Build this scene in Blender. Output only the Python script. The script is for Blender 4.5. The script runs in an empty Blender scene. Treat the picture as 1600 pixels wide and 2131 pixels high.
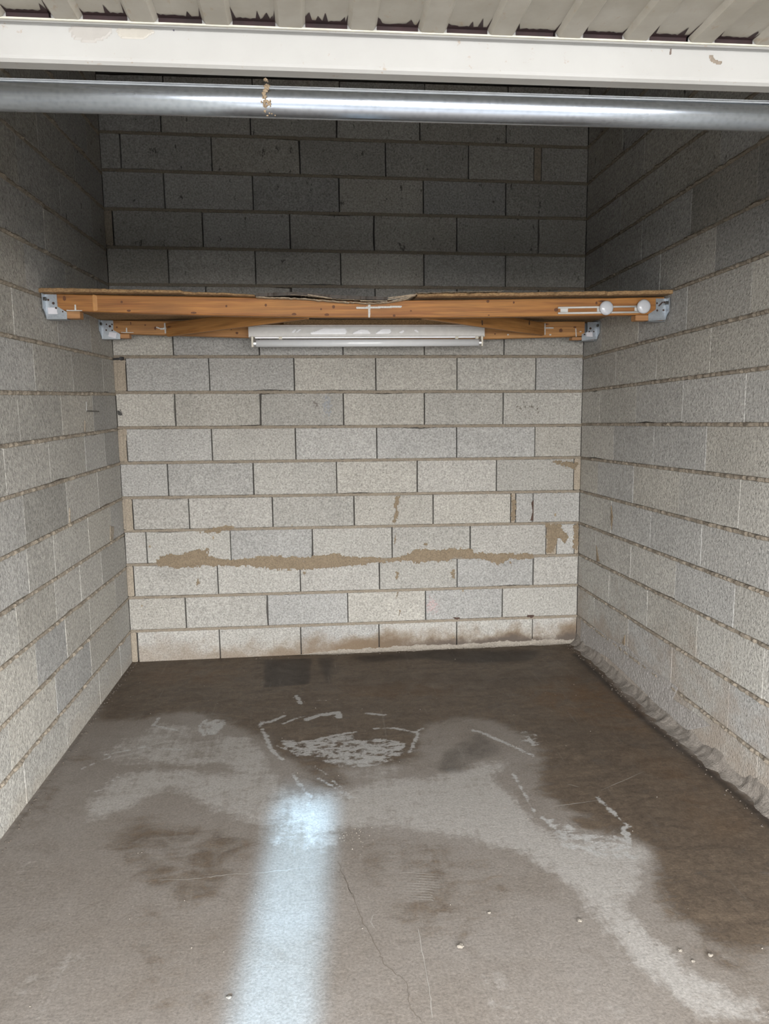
import bpy, bmesh, math, random
import numpy as np
from mathutils import Vector, Matrix

S = bpy.context.scene
COL = S.collection
R = random.Random(7)

# ------------------------------------------------------------------ camera
PITCH, YAW, ROLL = -0.137234, -0.095654, -0.012890
FPX, HCAM = 1503.26, 1.5321                     # focal length in photo pixels, lens height in metres
D = 4.4926                                      # distance to the back wall
XL, XR, TL, TR = -1.1690, 1.7000, 0.0058, -0.0060

def cam_axes():
    cp, sp = math.cos(PITCH), math.sin(PITCH); cy, sy = math.cos(YAW), math.sin(YAW)
    cr, sr = math.cos(ROLL), math.sin(ROLL)
    M = np.array([[cy, -sy, 0], [sy, cy, 0], [0, 0, 1.]]) @ np.array([[1, 0, 0], [0, cp, -sp], [0, sp, cp]])
    rt, fw, up = M[:, 0], M[:, 1], M[:, 2]
    return cr * rt + sr * up, -sr * rt + cr * up, fw
AX_R, AX_U, AX_F = cam_axes()
cam = bpy.data.objects.new('camera', bpy.data.cameras.new('camera'))
COL.objects.link(cam)
cam.data.sensor_fit = 'HORIZONTAL'; cam.data.sensor_width = 36
cam.data.lens = FPX * 36 / 1600
cam.data.clip_start = 0.05
m = Matrix.Identity(4)
for i, a in enumerate((AX_R, AX_U, -AX_F)):
    for j in range(3): m[j][i] = a[j]
m.translation = (0, 0, HCAM)
cam.matrix_world = m
S.camera = cam

# ------------------------------------------------------------------ light
S.view_settings.view_transform = 'Standard'
S.view_settings.look = 'None'
S.view_settings.gamma = 1
S.view_settings.use_curve_mapping = False
S.view_settings.exposure = 0.0
S.cycles.max_bounces = 12
S.cycles.diffuse_bounces = 8

world = bpy.data.worlds.new('sky'); S.world = world; world.use_nodes = True
wn = world.node_tree; wn.nodes.clear()
wo = wn.nodes.new('ShaderNodeOutputWorld'); wb = wn.nodes.new('ShaderNodeBackground')
wt = wn.nodes.new('ShaderNodeTexCoord'); ws = wn.nodes.new('ShaderNodeSeparateXYZ')
wr = wn.nodes.new('ShaderNodeValToRGB')
wn.links.new(wt.outputs['Generated'], ws.inputs[0]); wn.links.new(ws.outputs['Z'], wr.inputs[0])
wr.color_ramp.elements[0].position = 0.0; wr.color_ramp.elements[0].color = (1.0, 0.985, 0.965, 1)
wr.color_ramp.elements[1].position = 0.6; wr.color_ramp.elements[1].color = (0.90, 0.95, 1.0, 1)
wn.links.new(wr.outputs[0], wb.inputs[0]); wb.inputs[1].default_value = 28.5
wn.links.new(wb.outputs[0], wo.inputs[0])

# the sun stands behind the building; a window pane across the yard throws a narrow shaft of it into the garage
gl = bpy.data.lights.new('window_glint', 'AREA'); gl.shape = 'RECTANGLE'
gl.size = 0.21; gl.size_y = 0.70; gl.spread = math.radians(2.2); gl.energy = 5.0; gl.color = (0.44, 0.72, 1.0)
glint = bpy.data.objects.new('window_glint', gl); COL.objects.link(glint)
g_target = Vector((-0.133, 1.80, 0)); g_dir = Vector((0.07, 1.0, -0.405)).normalized()
glint.location = g_target - g_dir * 3.6
glint.rotation_euler = g_dir.to_track_quat('-Z', 'Y').to_euler()

po = bpy.data.lights.new('door_portal', 'AREA'); po.shape = 'RECTANGLE'; po.size = 2.76; po.size_y = 2.15
po.cycles.is_portal = True
pob = bpy.data.objects.new('door_portal', po); COL.objects.link(pob)
pob.location = (0.27, -0.18, 1.07); pob.rotation_euler = (math.radians(90), 0, 0)

# ------------------------------------------------------------------ survey helpers: photo pixel -> point on a real plane
def ray(px, py):
    v = AX_R * ((px - 800) / FPX) + AX_U * (-(py - 1065.5) / FPX) + AX_F
    return v
def on_y(px, py, y):                                # a plane parallel to the back wall
    v = ray(px, py); t = y / v[1]; return (v[0] * t, y, HCAM + v[2] * t)
def on_floor(px, py):
    v = ray(px, py); t = -HCAM / v[2]; return (v[0] * t, v[1] * t)
def on_back(px, py):                                # (u, v) on the back wall
    p = on_y(px, py, D); return (p[0], p[2])
def on_side(px, py, side):                          # (u, v): u runs from the back corner towards the door
    x0, t = (XL, TL) if side == 'L' else (XR, TR)
    v = ray(px, py)
    k = (x0 - t * D) / (v[0] - t * v[1])
    return (D - v[1] * k, HCAM + v[2] * k)

class Frame:
    """a wall: origin, direction u along it, z up, n into the room"""
    def __init__(s, o, u, n): s.o, s.u, s.n = Vector(o), Vector(u).normalized(), Vector(n).normalized()
    def p(s, u, v, n=0.0): return s.o + s.u * u + Vector((0, 0, v)) + s.n * n
FB = Frame((0, D, 0), (1, 0, 0), (0, -1, 0))
FL = Frame((XL, D, 0), (-TL, -1, 0), (1, -TL, 0))
FR = Frame((XR, D, 0), (-TR, -1, 0), (-1, TR, 0))

# ------------------------------------------------------------------ object helpers
def link(name, me, mats=None, parent=None, loc=None):
    o = bpy.data.objects.new(name, me); COL.objects.link(o)
    if mats is not None:
        for mm in (mats if isinstance(mats, (list, tuple)) else [mats]): me.materials.append(mm)
    if parent is not None: o.parent = parent
    if loc is not None: o.location = loc
    return o
def mesh(name, verts, faces, mat, parent=None, smooth=False, loc=None):
    me = bpy.data.meshes.new(name); me.from_pydata([tuple(v) for v in verts], [], faces); me.update()
    if smooth: me.polygons.foreach_set('use_smooth', [True] * len(me.polygons))
    return link(name, me, mat, parent, loc)
def from_bm(name, bm, mat, parent=None, smooth=False, loc=None):
    me = bpy.data.meshes.new(name)
    bmesh.ops.recalc_face_normals(bm, faces=bm.faces)
    bm.to_mesh(me); bm.free()
    if smooth: me.polygons.foreach_set('use_smooth', [True] * len(me.polygons))
    return link(name, me, mat, parent, loc)
def empty(name, loc):
    o = bpy.data.objects.new(name, None); COL.objects.link(o); o.location = loc; o.empty_display_size = 0.05
    return o
def tag(o, label=None, cat=None, group=None, kind=None):
    if label: o['label'] = label
    if cat: o['category'] = cat
    if group: o['group'] = group
    if kind: o['kind'] = kind
    return o
def bm_box(bm, x0, x1, y0, y1, z0, z1, bev=0.0):
    vs = [bm.verts.new(p) for p in ((x0, y0, z0), (x1, y0, z0), (x1, y1, z0), (x0, y1, z0), (x0, y0, z1), (x1, y0, z1), (x1, y1, z1), (x0, y1, z1))]
    fs = [bm.faces.new([vs[i] for i in f]) for f in ((3, 2, 1, 0), (4, 5, 6, 7), (0, 1, 5, 4), (1, 2, 6, 5), (2, 3, 7, 6), (3, 0, 4, 7))]
    if bev:
        es = list({e for f in fs for e in f.edges})
        bmesh.ops.bevel(bm, geom=es, offset=bev, segments=2, affect='EDGES')
    return vs
def bm_cyl(bm, c, axis, r, h, n=24, r2=None):
    """cylinder from c along axis"""
    q = Vector(axis).normalized().to_track_quat('Z', 'Y').to_matrix()
    a = [bm.verts.new(Vector(c) + q @ Vector((r * math.cos(2 * math.pi * i / n), r * math.sin(2 * math.pi * i / n), 0))) for i in range(n)]
    r2 = r if r2 is None else r2
    b = [bm.verts.new(Vector(c) + q @ Vector((r2 * math.cos(2 * math.pi * i / n), r2 * math.sin(2 * math.pi * i / n), h))) for i in range(n)]
    for i in range(n): bm.faces.new((a[i], a[(i + 1) % n], b[(i + 1) % n], b[i]))
    bm.faces.new(a[::-1]); bm.faces.new(b)
def sub(o, loc):                                    # parent offset: child vertices are given in world coordinates
    return o
def child(name, bm_or, mat, parent, smooth=False):
    o = from_bm(name, bm_or, mat, parent, smooth)
    o.matrix_parent_inverse = Matrix.Translation(-Vector(parent.location)) if parent.location.length else Matrix.Identity(4)
    return o
def ragged(pts, rnd, rough=0.22, levels=3, cap=0.02):
    for _ in range(levels):
        out = []
        for i, a in enumerate(pts):
            b = pts[(i + 1) % len(pts)]
            dx, dy = b[0] - a[0], b[1] - a[1]
            L = math.hypot(dx, dy)
            k = rnd.uniform(-1, 1) * min(rough * L, cap) / max(L, 1e-6)
            t = rnd.uniform(0.4, 0.6)
            out += [a, (a[0] + dx * t - dy * k, a[1] + dy * t + dx * k)]
        pts = out
    return pts
def blur(a, s):
    r = max(1, int(3 * s)); k = np.exp(-.5 * (np.arange(-r, r + 1) / s) ** 2); k /= k.sum()
    ap = np.pad(a, ((r, r), (r, r)), 'edge')
    ap = sum(k[i] * ap[i:i + a.shape[0], :] for i in range(2 * r + 1))
    return sum(k[i] * ap[:, i:i + a.shape[1]] for i in range(2 * r + 1))
def inside(q, X, Y):
    m_ = np.zeros(X.shape, bool)
    for i in range(len(q)):
        (x0, y0), (x1, y1) = q[i], q[(i + 1) % len(q)]
        if y0 == y1: continue
        m_ ^= ((y0 > Y) != (y1 > Y)) & (X < (x1 - x0) * (Y - y0) / (y1 - y0) + x0)
    return m_
NPR = np.random.RandomState(4)
def patch(name, fr, pts, mat, parent, h=0.0015, base=0.0, cell=None, rough=1.0, lump=0.35, kind=None, **_):
    """a thin plate with a worn, grainy outline lying on a wall"""
    us = [p[0] for p in pts]; vs_ = [p[1] for p in pts]
    w, hh = max(us) - min(us), max(vs_) - min(vs_)
    if cell is None: cell = min(.0035, max(.0008, min(w, hh) / 9, max(w, hh) / 260))
    mg = cell * 4
    gu = np.arange(min(us) - mg, max(us) + mg, cell); gv = np.arange(min(vs_) - mg, max(vs_) + mg, cell)
    X, Y = np.meshgrid(gu, gv)
    f = blur(inside(pts, X, Y).astype(float), 1.1)
    nz = blur(NPR.rand(*X.shape), 1.0); nz = (nz - nz.mean()) / (nz.std() + 1e-6)
    n2 = blur(NPR.rand(*X.shape), 3.0); n2 = (n2 - n2.mean()) / (n2.std() + 1e-6)
    msk = f + rough * (.13 * nz + .13 * n2) * (f > .02) * (f < .98) > .5
    ids = np.argwhere(msk); vmap = {}; V = []; Fc = []
    def vid(i, j):
        k = (i, j)
        if k not in vmap:
            ii, jj = min(i, X.shape[0] - 1), min(j, X.shape[1] - 1)
            edge = not (msk[max(i - 1, 0):i + 1, max(j - 1, 0):j + 1].all())
            vmap[k] = len(V)
            V.append(fr.p(gu[0] + (j - .5) * cell, gv[0] + (i - .5) * cell, base + (0 if edge else h * (1 + lump * float(nz[ii, jj]) * .5))))
        return vmap[k]
    for i, j in ids: Fc.append((vid(i, j), vid(i, j + 1), vid(i + 1, j + 1), vid(i + 1, j)))
    if not Fc: return None
    o = mesh(name, V, Fc, mat, parent)
    if parent is not None and parent.location.length: o.matrix_parent_inverse = Matrix.Translation(-Vector(parent.location))
    if kind: o['kind'] = kind
    return o

# ------------------------------------------------------------------ node helpers
class NT:
    def __init__(s, name):
        s.m = bpy.data.materials.new(name); s.m.use_nodes = True
        s.t = s.m.node_tree; s.b = s.t.nodes['Principled BSDF']
    def n(s, typ, **kw):
        nd = s.t.nodes.new(typ)
        for k, v in kw.items(): setattr(nd, k, v)
        return nd
    def set(s, sock, v):
        if hasattr(v, 'is_output'): s.t.links.new(v, sock)
        else: sock.default_value = v
    def math(s, op, a, b=0.0, c=0.0, clamp=False):
        nd = s.n('ShaderNodeMath', operation=op, use_clamp=clamp)
        for i, v in enumerate((a, b, c)): s.set(nd.inputs[i], v)
        return nd.outputs[0]
    def ss(s, v, lo, hi):
        nd = s.n('ShaderNodeMapRange', interpolation_type='SMOOTHSTEP')
        s.set(nd.inputs['Value'], v); s.set(nd.inputs['From Min'], lo); s.set(nd.inputs['From Max'], hi)
        return nd.outputs[0]
    def lin(s, v, a, b, c, d):
        nd = s.n('ShaderNodeMapRange')
        for k, q in zip(('Value', 'From Min', 'From Max', 'To Min', 'To Max'), (v, a, b, c, d)): s.set(nd.inputs[k], q)
        return nd.outputs[0]
    def noise(s, vec, scale, det=3, rough=0.55, dist=0.0, out='Fac'):
        nd = s.n('ShaderNodeTexNoise'); s.set(nd.inputs['Vector'], vec)
        for k, v in (('Scale', scale), ('Detail', det), ('Roughness', rough), ('Distortion', dist)): nd.inputs[k].default_value = v
        return nd.outputs[out]
    def vor(s, vec, scale, feature='F1'):
        nd = s.n('ShaderNodeTexVoronoi', feature=feature); s.set(nd.inputs['Vector'], vec); nd.inputs['Scale'].default_value = scale
        return nd.outputs['Distance']
    def mapv(s, vec, scale=(1, 1, 1), loc=(0, 0, 0), rot=(0, 0, 0)):
        nd = s.n('ShaderNodeMapping'); s.set(nd.inputs[0], vec)
        nd.inputs['Scale'].default_value = scale; nd.inputs['Location'].default_value = loc; nd.inputs['Rotation'].default_value = rot
        return nd.outputs[0]
    def mix(s, f, a, b, mode='MIX'):
        nd = s.n('ShaderNodeMix', data_type='RGBA', blend_type=mode)
        s.set(nd.inputs[0], f); s.set(nd.inputs[6], a); s.set(nd.inputs[7], b)
        return nd.outputs[2]
    def scale(s, col, f):
        nd = s.n('ShaderNodeVectorMath', operation='SCALE'); s.set(nd.inputs[0], col[:3] if isinstance(col, tuple) else col); s.set(nd.inputs['Scale'], f)
        return nd.outputs[0]
    def pos(s): return s.n('ShaderNodeNewGeometry').outputs['Position']
    def objc(s): return s.n('ShaderNodeTexCoord').outputs['Object']
    def xyz(s, v):
        nd = s.n('ShaderNodeSeparateXYZ'); s.set(nd.inputs[0], v); return nd.outputs
    def attr(s, name):
        nd = s.n('ShaderNodeAttribute', attribute_name=name); return nd.outputs['Fac']
    def bump(s, h, strength, dist):
        nd = s.n('ShaderNodeBump'); s.set(nd.inputs['Height'], h); nd.inputs['Strength'].default_value = strength; nd.inputs['Distance'].default_value = dist
        s.t.links.new(nd.outputs[0], s.b.inputs['Normal'])
    def col(s, c): s.set(s.b.inputs['Base Color'], c if not isinstance(c, tuple) else (*c[:3], 1))
    def p(s, **kw):
        for k, v in kw.items(): s.set(s.b.inputs[k], v)
        return s.m
def rgb(*c): return (*c, 1.0)

# ------------------------------------------------------------------ materials
def block_mat(name, grime, grime_h, grime_col, rust=0.0, spots=False, coarse=1.0):
    t = NT(name); P = t.pos()
    oc = t.n('ShaderNodeObjectInfo').outputs['Color']
    fine = t.noise(P, 95 / coarse, 4, 0.7); med = t.noise(P, 34, 3, 0.6); big = t.noise(P, 3.2, 3, 0.5)
    pit = t.vor(P, 95 / coarse)
    k = t.math('MULTIPLY', t.lin(fine, 0.30, 0.70, 0.58, 1.34), t.lin(med, 0.25, 0.75, 0.92, 1.08))
    k = t.math('MULTIPLY', k, t.lin(big, 0.3, 0.7, 0.93, 1.06))
    k = t.math('MULTIPLY', k, t.lin(pit, 0.0, 0.35, 0.70, 1.0))
    c = t.scale(oc, k)
    z = t.xyz(P)
    gn = t.noise(P, 5.5, 5, 0.6)
    g = t.math('MULTIPLY', t.ss(t.math('ADD', z[2], t.lin(gn, 0.3, 0.7, -0.5 * grime_h, 0.5 * grime_h)), grime_h, 0.0), grime)
    c = t.mix(g, c, rgb(*grime_col))
    if rust:
        # brown tide mark along the foot of the wall, heavier towards the right
        w = t.math('MULTIPLY', t.ss(t.math('ADD', z[2], t.lin(gn, 0.3, 0.7, -0.07, 0.08)), 0.17, 0.02), t.ss(z[0], -1.8, 0.5))
        c = t.mix(t.math('MULTIPLY', w, rust), c, rgb(0.125, 0.085, 0.05))
        w2 = t.math('MULTIPLY', t.ss(t.math('ADD', z[2], t.lin(gn, 0.3, 0.7, -0.035, 0.035)), 0.085, 0.03), t.ss(z[0], 0.2, 0.9))
        c = t.mix(t.math('MULTIPLY', w2, 0.75), c, rgb(0.06, 0.05, 0.045))
    if spots:
        # speckled black splash on one block, a bluish smudge and a faint pink one
        for (sx, sz, rx, rz, thr, col, st) in ((1.345, 1.535, 0.15, 0.075, 0.54, (0.10, 0.085, 0.07), 0.85), (0.085, 1.58, 0.035, 0.08, 0.42, (0.20, 0.215, 0.24), 0.55), (0.02, 1.585, 0.03, 0.03, 0.5, (0.12, 0.10, 0.09), 0.8),
                                              (0.735, 0.29, 0.05, 0.06, 0.42, (0.42, 0.22, 0.22), 0.30), (-1.15, 1.55, 0.014, 0.014, 0.3, (0.02, 0.02, 0.02), 0.9)):
            dx = t.math('DIVIDE', t.math('SUBTRACT', z[0], sx), rx); dz = t.math('DIVIDE', t.math('SUBTRACT', z[2], sz), rz)
            r = t.math('SQRT', t.math('ADD', t.math('MULTIPLY', dx, dx), t.math('MULTIPLY', dz, dz)))
            mk = t.ss(t.math('SUBTRACT', t.noise(P, 55, 3, 0.6), t.math('MULTIPLY', t.math('POWER', r, 2.0), 0.16)), thr, thr + 0.05)
            c = t.mix(t.math('MULTIPLY', mk, st), c, rgb(*col))
        # brown crumbs of old mortar scattered over the courses
        sp = t.ss(t.vor(t.mapv(P, (1, 1, 0.6)), 9.0), 0.075, 0.05)
        c = t.mix(t.math('MULTIPLY', t.math('MULTIPLY', sp, t.ss(t.noise(P, 40, 2), 0.45, 0.55)), t.ss(z[2], 1.1, 0.9)), c, rgb(0.22, 0.17, 0.11))
    # dark flecks, only on the upper wall
    mf = t.math('MULTIPLY', t.ss(t.noise(t.mapv(P, (1, 1, 0.45)), 26, 4, 0.7), 0.63, 0.70), t.ss(z[2], 1.9, 2.6))
    c = t.mix(t.math('MULTIPLY', mf, 0.8), c, rgb(0.03, 0.028, 0.025))
    t.col(c)
    t.bump(t.math('ADD', fine, t.math('MULTIPLY', t.math('MINIMUM', pit, 0.35), 1.2)), 0.9, 0.0045 * coarse)
    return t.p(Roughness=0.95)
M_BACK = block_mat('block_back', 0.35, 0.16, (0.26, 0.20, 0.145), rust=0.95, spots=True)
M_LEFT = block_mat('block_left', 0.25, 0.10, (0.36, 0.30, 0.22), coarse=1.25)
M_RIGHT = block_mat('block_right', 0.72, 0.50, (0.225, 0.18, 0.14), coarse=1.25)

def mortar_mat(name, a, b):
    t = NT(name); P = t.pos()
    c = t.mix(t.noise(P, 18, 4, 0.65), rgb(*a), rgb(*b))
    c = t.scale(c, t.lin(t.noise(P, 120, 3), 0.3, 0.7, 0.75, 1.2))
    t.col(c); t.bump(t.noise(P, 110, 4, 0.7), 0.9, 0.004)
    return t.p(Roughness=0.95)
M_MORT = mortar_mat('mortar_grey_brown', (0.150, 0.124, 0.094), (0.235, 0.200, 0.156))
M_MORTL = mortar_mat('mortar_beige', (0.192, 0.163, 0.126), (0.311, 0.266, 0.207))
M_SMEAR = mortar_mat('mortar_smear', (0.141, 0.107, 0.070), (0.200, 0.155, 0.104))
M_CORNER = mortar_mat('mortar_corner', (0.222, 0.185, 0.141), (0.296, 0.255, 0.200))
M_FILLET = mortar_mat('cement_fillet', (0.074, 0.063, 0.052), (0.244, 0.215, 0.185))
M_PATCH = mortar_mat('cement_patch', (0.192, 0.174, 0.155), (0.296, 0.281, 0.266))
def core_mat():
    t = NT('wall_core'); P = t.pos()
    t.col(t.mix(t.noise(P, 30, 3), rgb(0.05, 0.046, 0.04), rgb(0.10, 0.09, 0.08)))
    return t.p(Roughness=1.0)
M_CORE = core_mat()
def plain_concrete(name, c, s=20):
    t = NT(name); P = t.pos(); n = t.noise(P, s, 4, 0.6)
    t.col(t.scale(rgb(*c), t.lin(n, 0.3, 0.7, 0.8, 1.2))); t.bump(n, 0.4, 0.003)
    return t.p(Roughness=0.95)
M_GROUND = plain_concrete('yard_asphalt', (0.050, 0.048, 0.046), 3)
M_CEIL = plain_concrete('roof_underside', (0.05, 0.043, 0.036), 8)

def wood_mat(name, a, b, knots=True, rough=0.62):
    t = NT(name); O = t.objc()
    warp = t.noise(O, 2.2, 2, 0.5)
    g = t.noise(t.mapv(O, (1.6, 40, 40)), 1.0, 4, 0.6, 0.6)
    g2 = t.noise(t.mapv(O, (5, 160, 160)), 1.0, 3, 0.6)
    c = t.mix(t.lin(g, 0.36, 0.64, 0, 1), rgb(*a), rgb(*b))
    c = t.scale(c, t.lin(g2, 0.3, 0.7, 0.74, 1.24))
    c = t.scale(c, t.lin(warp, 0.3, 0.7, 0.84, 1.14))
    if knots:
        v = t.vor(t.mapv(O, (3.1, 3.0, 12), (0.3, 0.1, 0.37)), 1.6)
        c = t.mix(t.ss(v, 0.16, 0.03), c, rgb(a[0] * 0.42, a[1] * 0.32, a[2] * 0.3))
        c = t.mix(t.math('MULTIPLY', t.ss(v, 0.06, 0.03), 0.9), c, rgb(0.05, 0.02, 0.01))
    t.col(c); t.bump(g2, 0.25, 0.0015)
    return t.p(Roughness=rough)
M_WOOD = wood_mat('pine_orange', (0.195, 0.070, 0.013), (0.325, 0.142, 0.032))
M_WOOD2 = wood_mat('pine_amber', (0.225, 0.098, 0.026), (0.345, 0.170, 0.052))
M_WOODEND = wood_mat('pine_rough', (0.24, 0.11, 0.038), (0.37, 0.185, 0.07), knots=False)
M_PLATE = wood_mat('old_timber', (0.26, 0.12, 0.045), (0.40, 0.20, 0.08), knots=False)
def chip_mat():
    t = NT('chipboard'); O = t.pos()
    n = t.noise(t.mapv(O, (1, 1, 2.5)), 90, 3, 0.7); n2 = t.noise(O, 7, 2)
    c = t.mix(t.lin(n, 0.35, 0.65, 0, 1), rgb(0.16, 0.09, 0.04), rgb(0.33, 0.21, 0.10))
    t.col(t.scale(c, t.lin(n2, 0.3, 0.7, 0.85, 1.1))); t.bump(n, 0.6, 0.003)
    return t.p(Roughness=0.85)
M_CHIP = chip_mat()
def flat(name, c, rough=0.5, metal=0.0, var=0.12, s=40, bump=0.0):
    t = NT(name); P = t.pos(); n = t.noise(P, s, 4, 0.6)
    t.col(t.scale(rgb(*c), t.lin(n, 0.3, 0.7, 1 - var, 1 + var)))
    if bump: t.bump(n, bump, 0.002)
    return t.p(Roughness=rough, Metallic=metal)
M_DARKBOARD = flat('dark_hardboard', (0.045, 0.034, 0.026), 0.6, var=0.3)
M_PLY = flat('frayed_ply', (0.30, 0.235, 0.165), 0.85, var=0.4, s=120, bump=0.4)
def galv_mat(name, base, rough):
    t = NT(name); P = t.pos()
    sp = t.vor(P, 130); n = t.noise(t.mapv(P, (3, 40, 40)), 1.0, 3); sm = t.noise(P, 9, 4, 0.6)
    t.col(t.scale(rgb(*base), t.math('MULTIPLY', t.lin(sp, 0.0, 0.6, 0.9, 1.08), t.lin(sm, 0.3, 0.7, 0.9, 1.06))))
    return t.p(Metallic=1.0, Roughness=t.lin(n, 0.3, 0.7, rough - 0.06, rough + 0.08))
M_PIPE = galv_mat('galvanised_tube', (0.33, 0.362, 0.41), 0.24)
M_HANGER = galv_mat('galvanised_sheet', (0.36, 0.39, 0.42), 0.45)
M_SEAM = flat('seam_metal', (0.16, 0.17, 0.18), 0.5, 0.8)
def paint_mat():
    t = NT('cream_paint'); P = t.pos()
    n = t.noise(P, 6, 4, 0.6); d = t.noise(P, 55, 4, 0.7)
    c = t.mix(t.lin(n, 0.35, 0.7, 0, 1), rgb(0.305, 0.301, 0.290), rgb(0.335, 0.332, 0.322))
    c = t.mix(t.math('MULTIPLY', t.ss(d, 0.63, 0.72), 0.6), c, rgb(0.25, 0.19, 0.13))
    t.col(c); return t.p(Roughness=0.42)
def panel_paint():
    t = NT('cream_door_panel'); P = t.pos()
    n = t.noise(P, 14, 4, 0.6); d = t.noise(t.mapv(P, (1, 0.5, 1)), 60, 4, 0.7)
    c = t.mix(t.lin(n, 0.35, 0.7, 0, 1), rgb(0.26, 0.238, 0.198), rgb(0.32, 0.298, 0.258))
    c = t.mix(t.math('MULTIPLY', t.ss(d, 0.58, 0.72), 0.5), c, rgb(0.24, 0.17, 0.10))
    t.col(c); return t.p(Roughness=0.5)
M_CREAM = paint_mat(); M_PANEL = panel_paint()
M_MAROON = flat('maroon_underpaint', (0.020, 0.007, 0.008), 0.7, var=0.4)
M_WHITE = flat('fitting_white', (0.50, 0.485, 0.465), 0.45, var=0.06)
M_BRIGHT = flat('clean_enamel', (0.74, 0.74, 0.76), 0.25, var=0.03)
M_TUBE = flat('tube_glass', (0.58, 0.59, 0.60), 0.12, var=0.02)
M_HOLDER = flat('aged_plastic', (0.52, 0.48, 0.40), 0.5, var=0.06)
M_CAP = flat('tube_cap_metal', (0.55, 0.55, 0.55), 0.35, 0.9)
M_DISC = flat('white_gloss_plastic', (0.47, 0.48, 0.505), 0.22, var=0.03)
M_RAIL = flat('rail_white', (0.50, 0.49, 0.47), 0.4, var=0.05)
M_CHALK = flat('white_marking', (0.45, 0.45, 0.435), 0.8, var=0.2, s=150)
M_LABEL = flat('paper_label', (0.55, 0.54, 0.57), 0.6, var=0.05)
M_PRINT = flat('label_print', (0.12, 0.11, 0.15), 0.7, var=0.3)
M_HOLE = flat('rust_hole', (0.05, 0.028, 0.02), 0.9, var=0.3)
M_BOLT = flat('dark_bolt', (0.10, 0.095, 0.085), 0.5, 0.7)
M_DIRT = flat('dried_mud', (0.15, 0.112, 0.072), 0.95, var=0.45, s=300, bump=0.6)
M_BLACK = flat('black_rubber', (0.015, 0.015, 0.016), 0.6)
M_CRACK = flat('crack_dark', (0.11, 0.09, 0.07), 1.0)  # dark colour of the floor cracks
M_SCR = flat('scratch_chalk', (0.25, 0.228, 0.20), 0.9, var=0.2)
M_GRIT = flat('grit', (0.075, 0.06, 0.047), 0.95, var=0.6, s=150)
M_CRUMB = flat('mortar_crumb', (0.16, 0.14, 0.115), 0.95, var=0.3, s=150, bump=0.5)

# ------------------------------------------------------------------ the three block walls
TOPZ, FRONT = 3.50, -0.30
ROWS = ['T', 'Q', 'K0', 'K1', 'K2', 'K3', 'K4', 'K5', 'J1', 'J2', 'J3', 'J4', 'J5', 'J6', 'J7', 'J8', 'J9', 'F']
# course lines: height at u = 0 and slope, as surveyed on each wall
LB = dict(T=(3.445, 0), Q=(3.330, -.009), K0=(3.1202, -.0095), K1=(2.9143, -.0108), K2=(2.7053, -.0078), K3=(2.4906, -.0105), K4=(2.2853, -.0062), K5=(2.077, -.006),
          J1=(1.8722, -.0048), J2=(1.6604, -.0073), J3=(1.4495, -.0089), J4=(1.2403, -.0069), J5=(1.0261, -.0088), J6=(.8216, -.0091), J7=(.6093, -.0101), J8=(.4042, -.0078), J9=(.192, -.0062), F=(-.012, 0))
LL = dict(T=(3.50, 0), Q=(3.325, -.018), K0=(3.115, -.02), K1=(2.9074, -.0203), K2=(2.7144, -.027), K3=(2.4855, -.0178), K4=(2.2889, -.0269), K5=(2.0813, -.0224),
          J1=(1.8652, -.0124), J2=(1.6596, -.0219), J3=(1.4501, -.0173), J4=(1.2457, -.0129), J5=(1.0326, -.0163), J6=(.8132, -.0054), J7=(.6044, .002), J8=(.4083, -.008), J9=(.1975, -.0049), F=(-.012, 0))
LR = dict(T=(3.50, 0), Q=(3.315, .015), K0=(3.105, .014), K1=(2.8948, .0106), K2=(2.688, .018), K3=(2.4791, .0264), K4=(2.2699, .0199), K5=(2.0647, .0205),
          J1=(1.8537, .0199), J2=(1.6489, .0166), J3=(1.4396, .015), J4=(1.2257, .0162), J5=(1.0115, .0115), J6=(.8044, .0099), J7=(.5984, .0112), J8=(.3875, .0047), J9=(.185, -.003), F=(-.012, 0))
def lv(tab, k, u): a, b = tab[k]; return a + b * min(u, 2.6)

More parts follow.
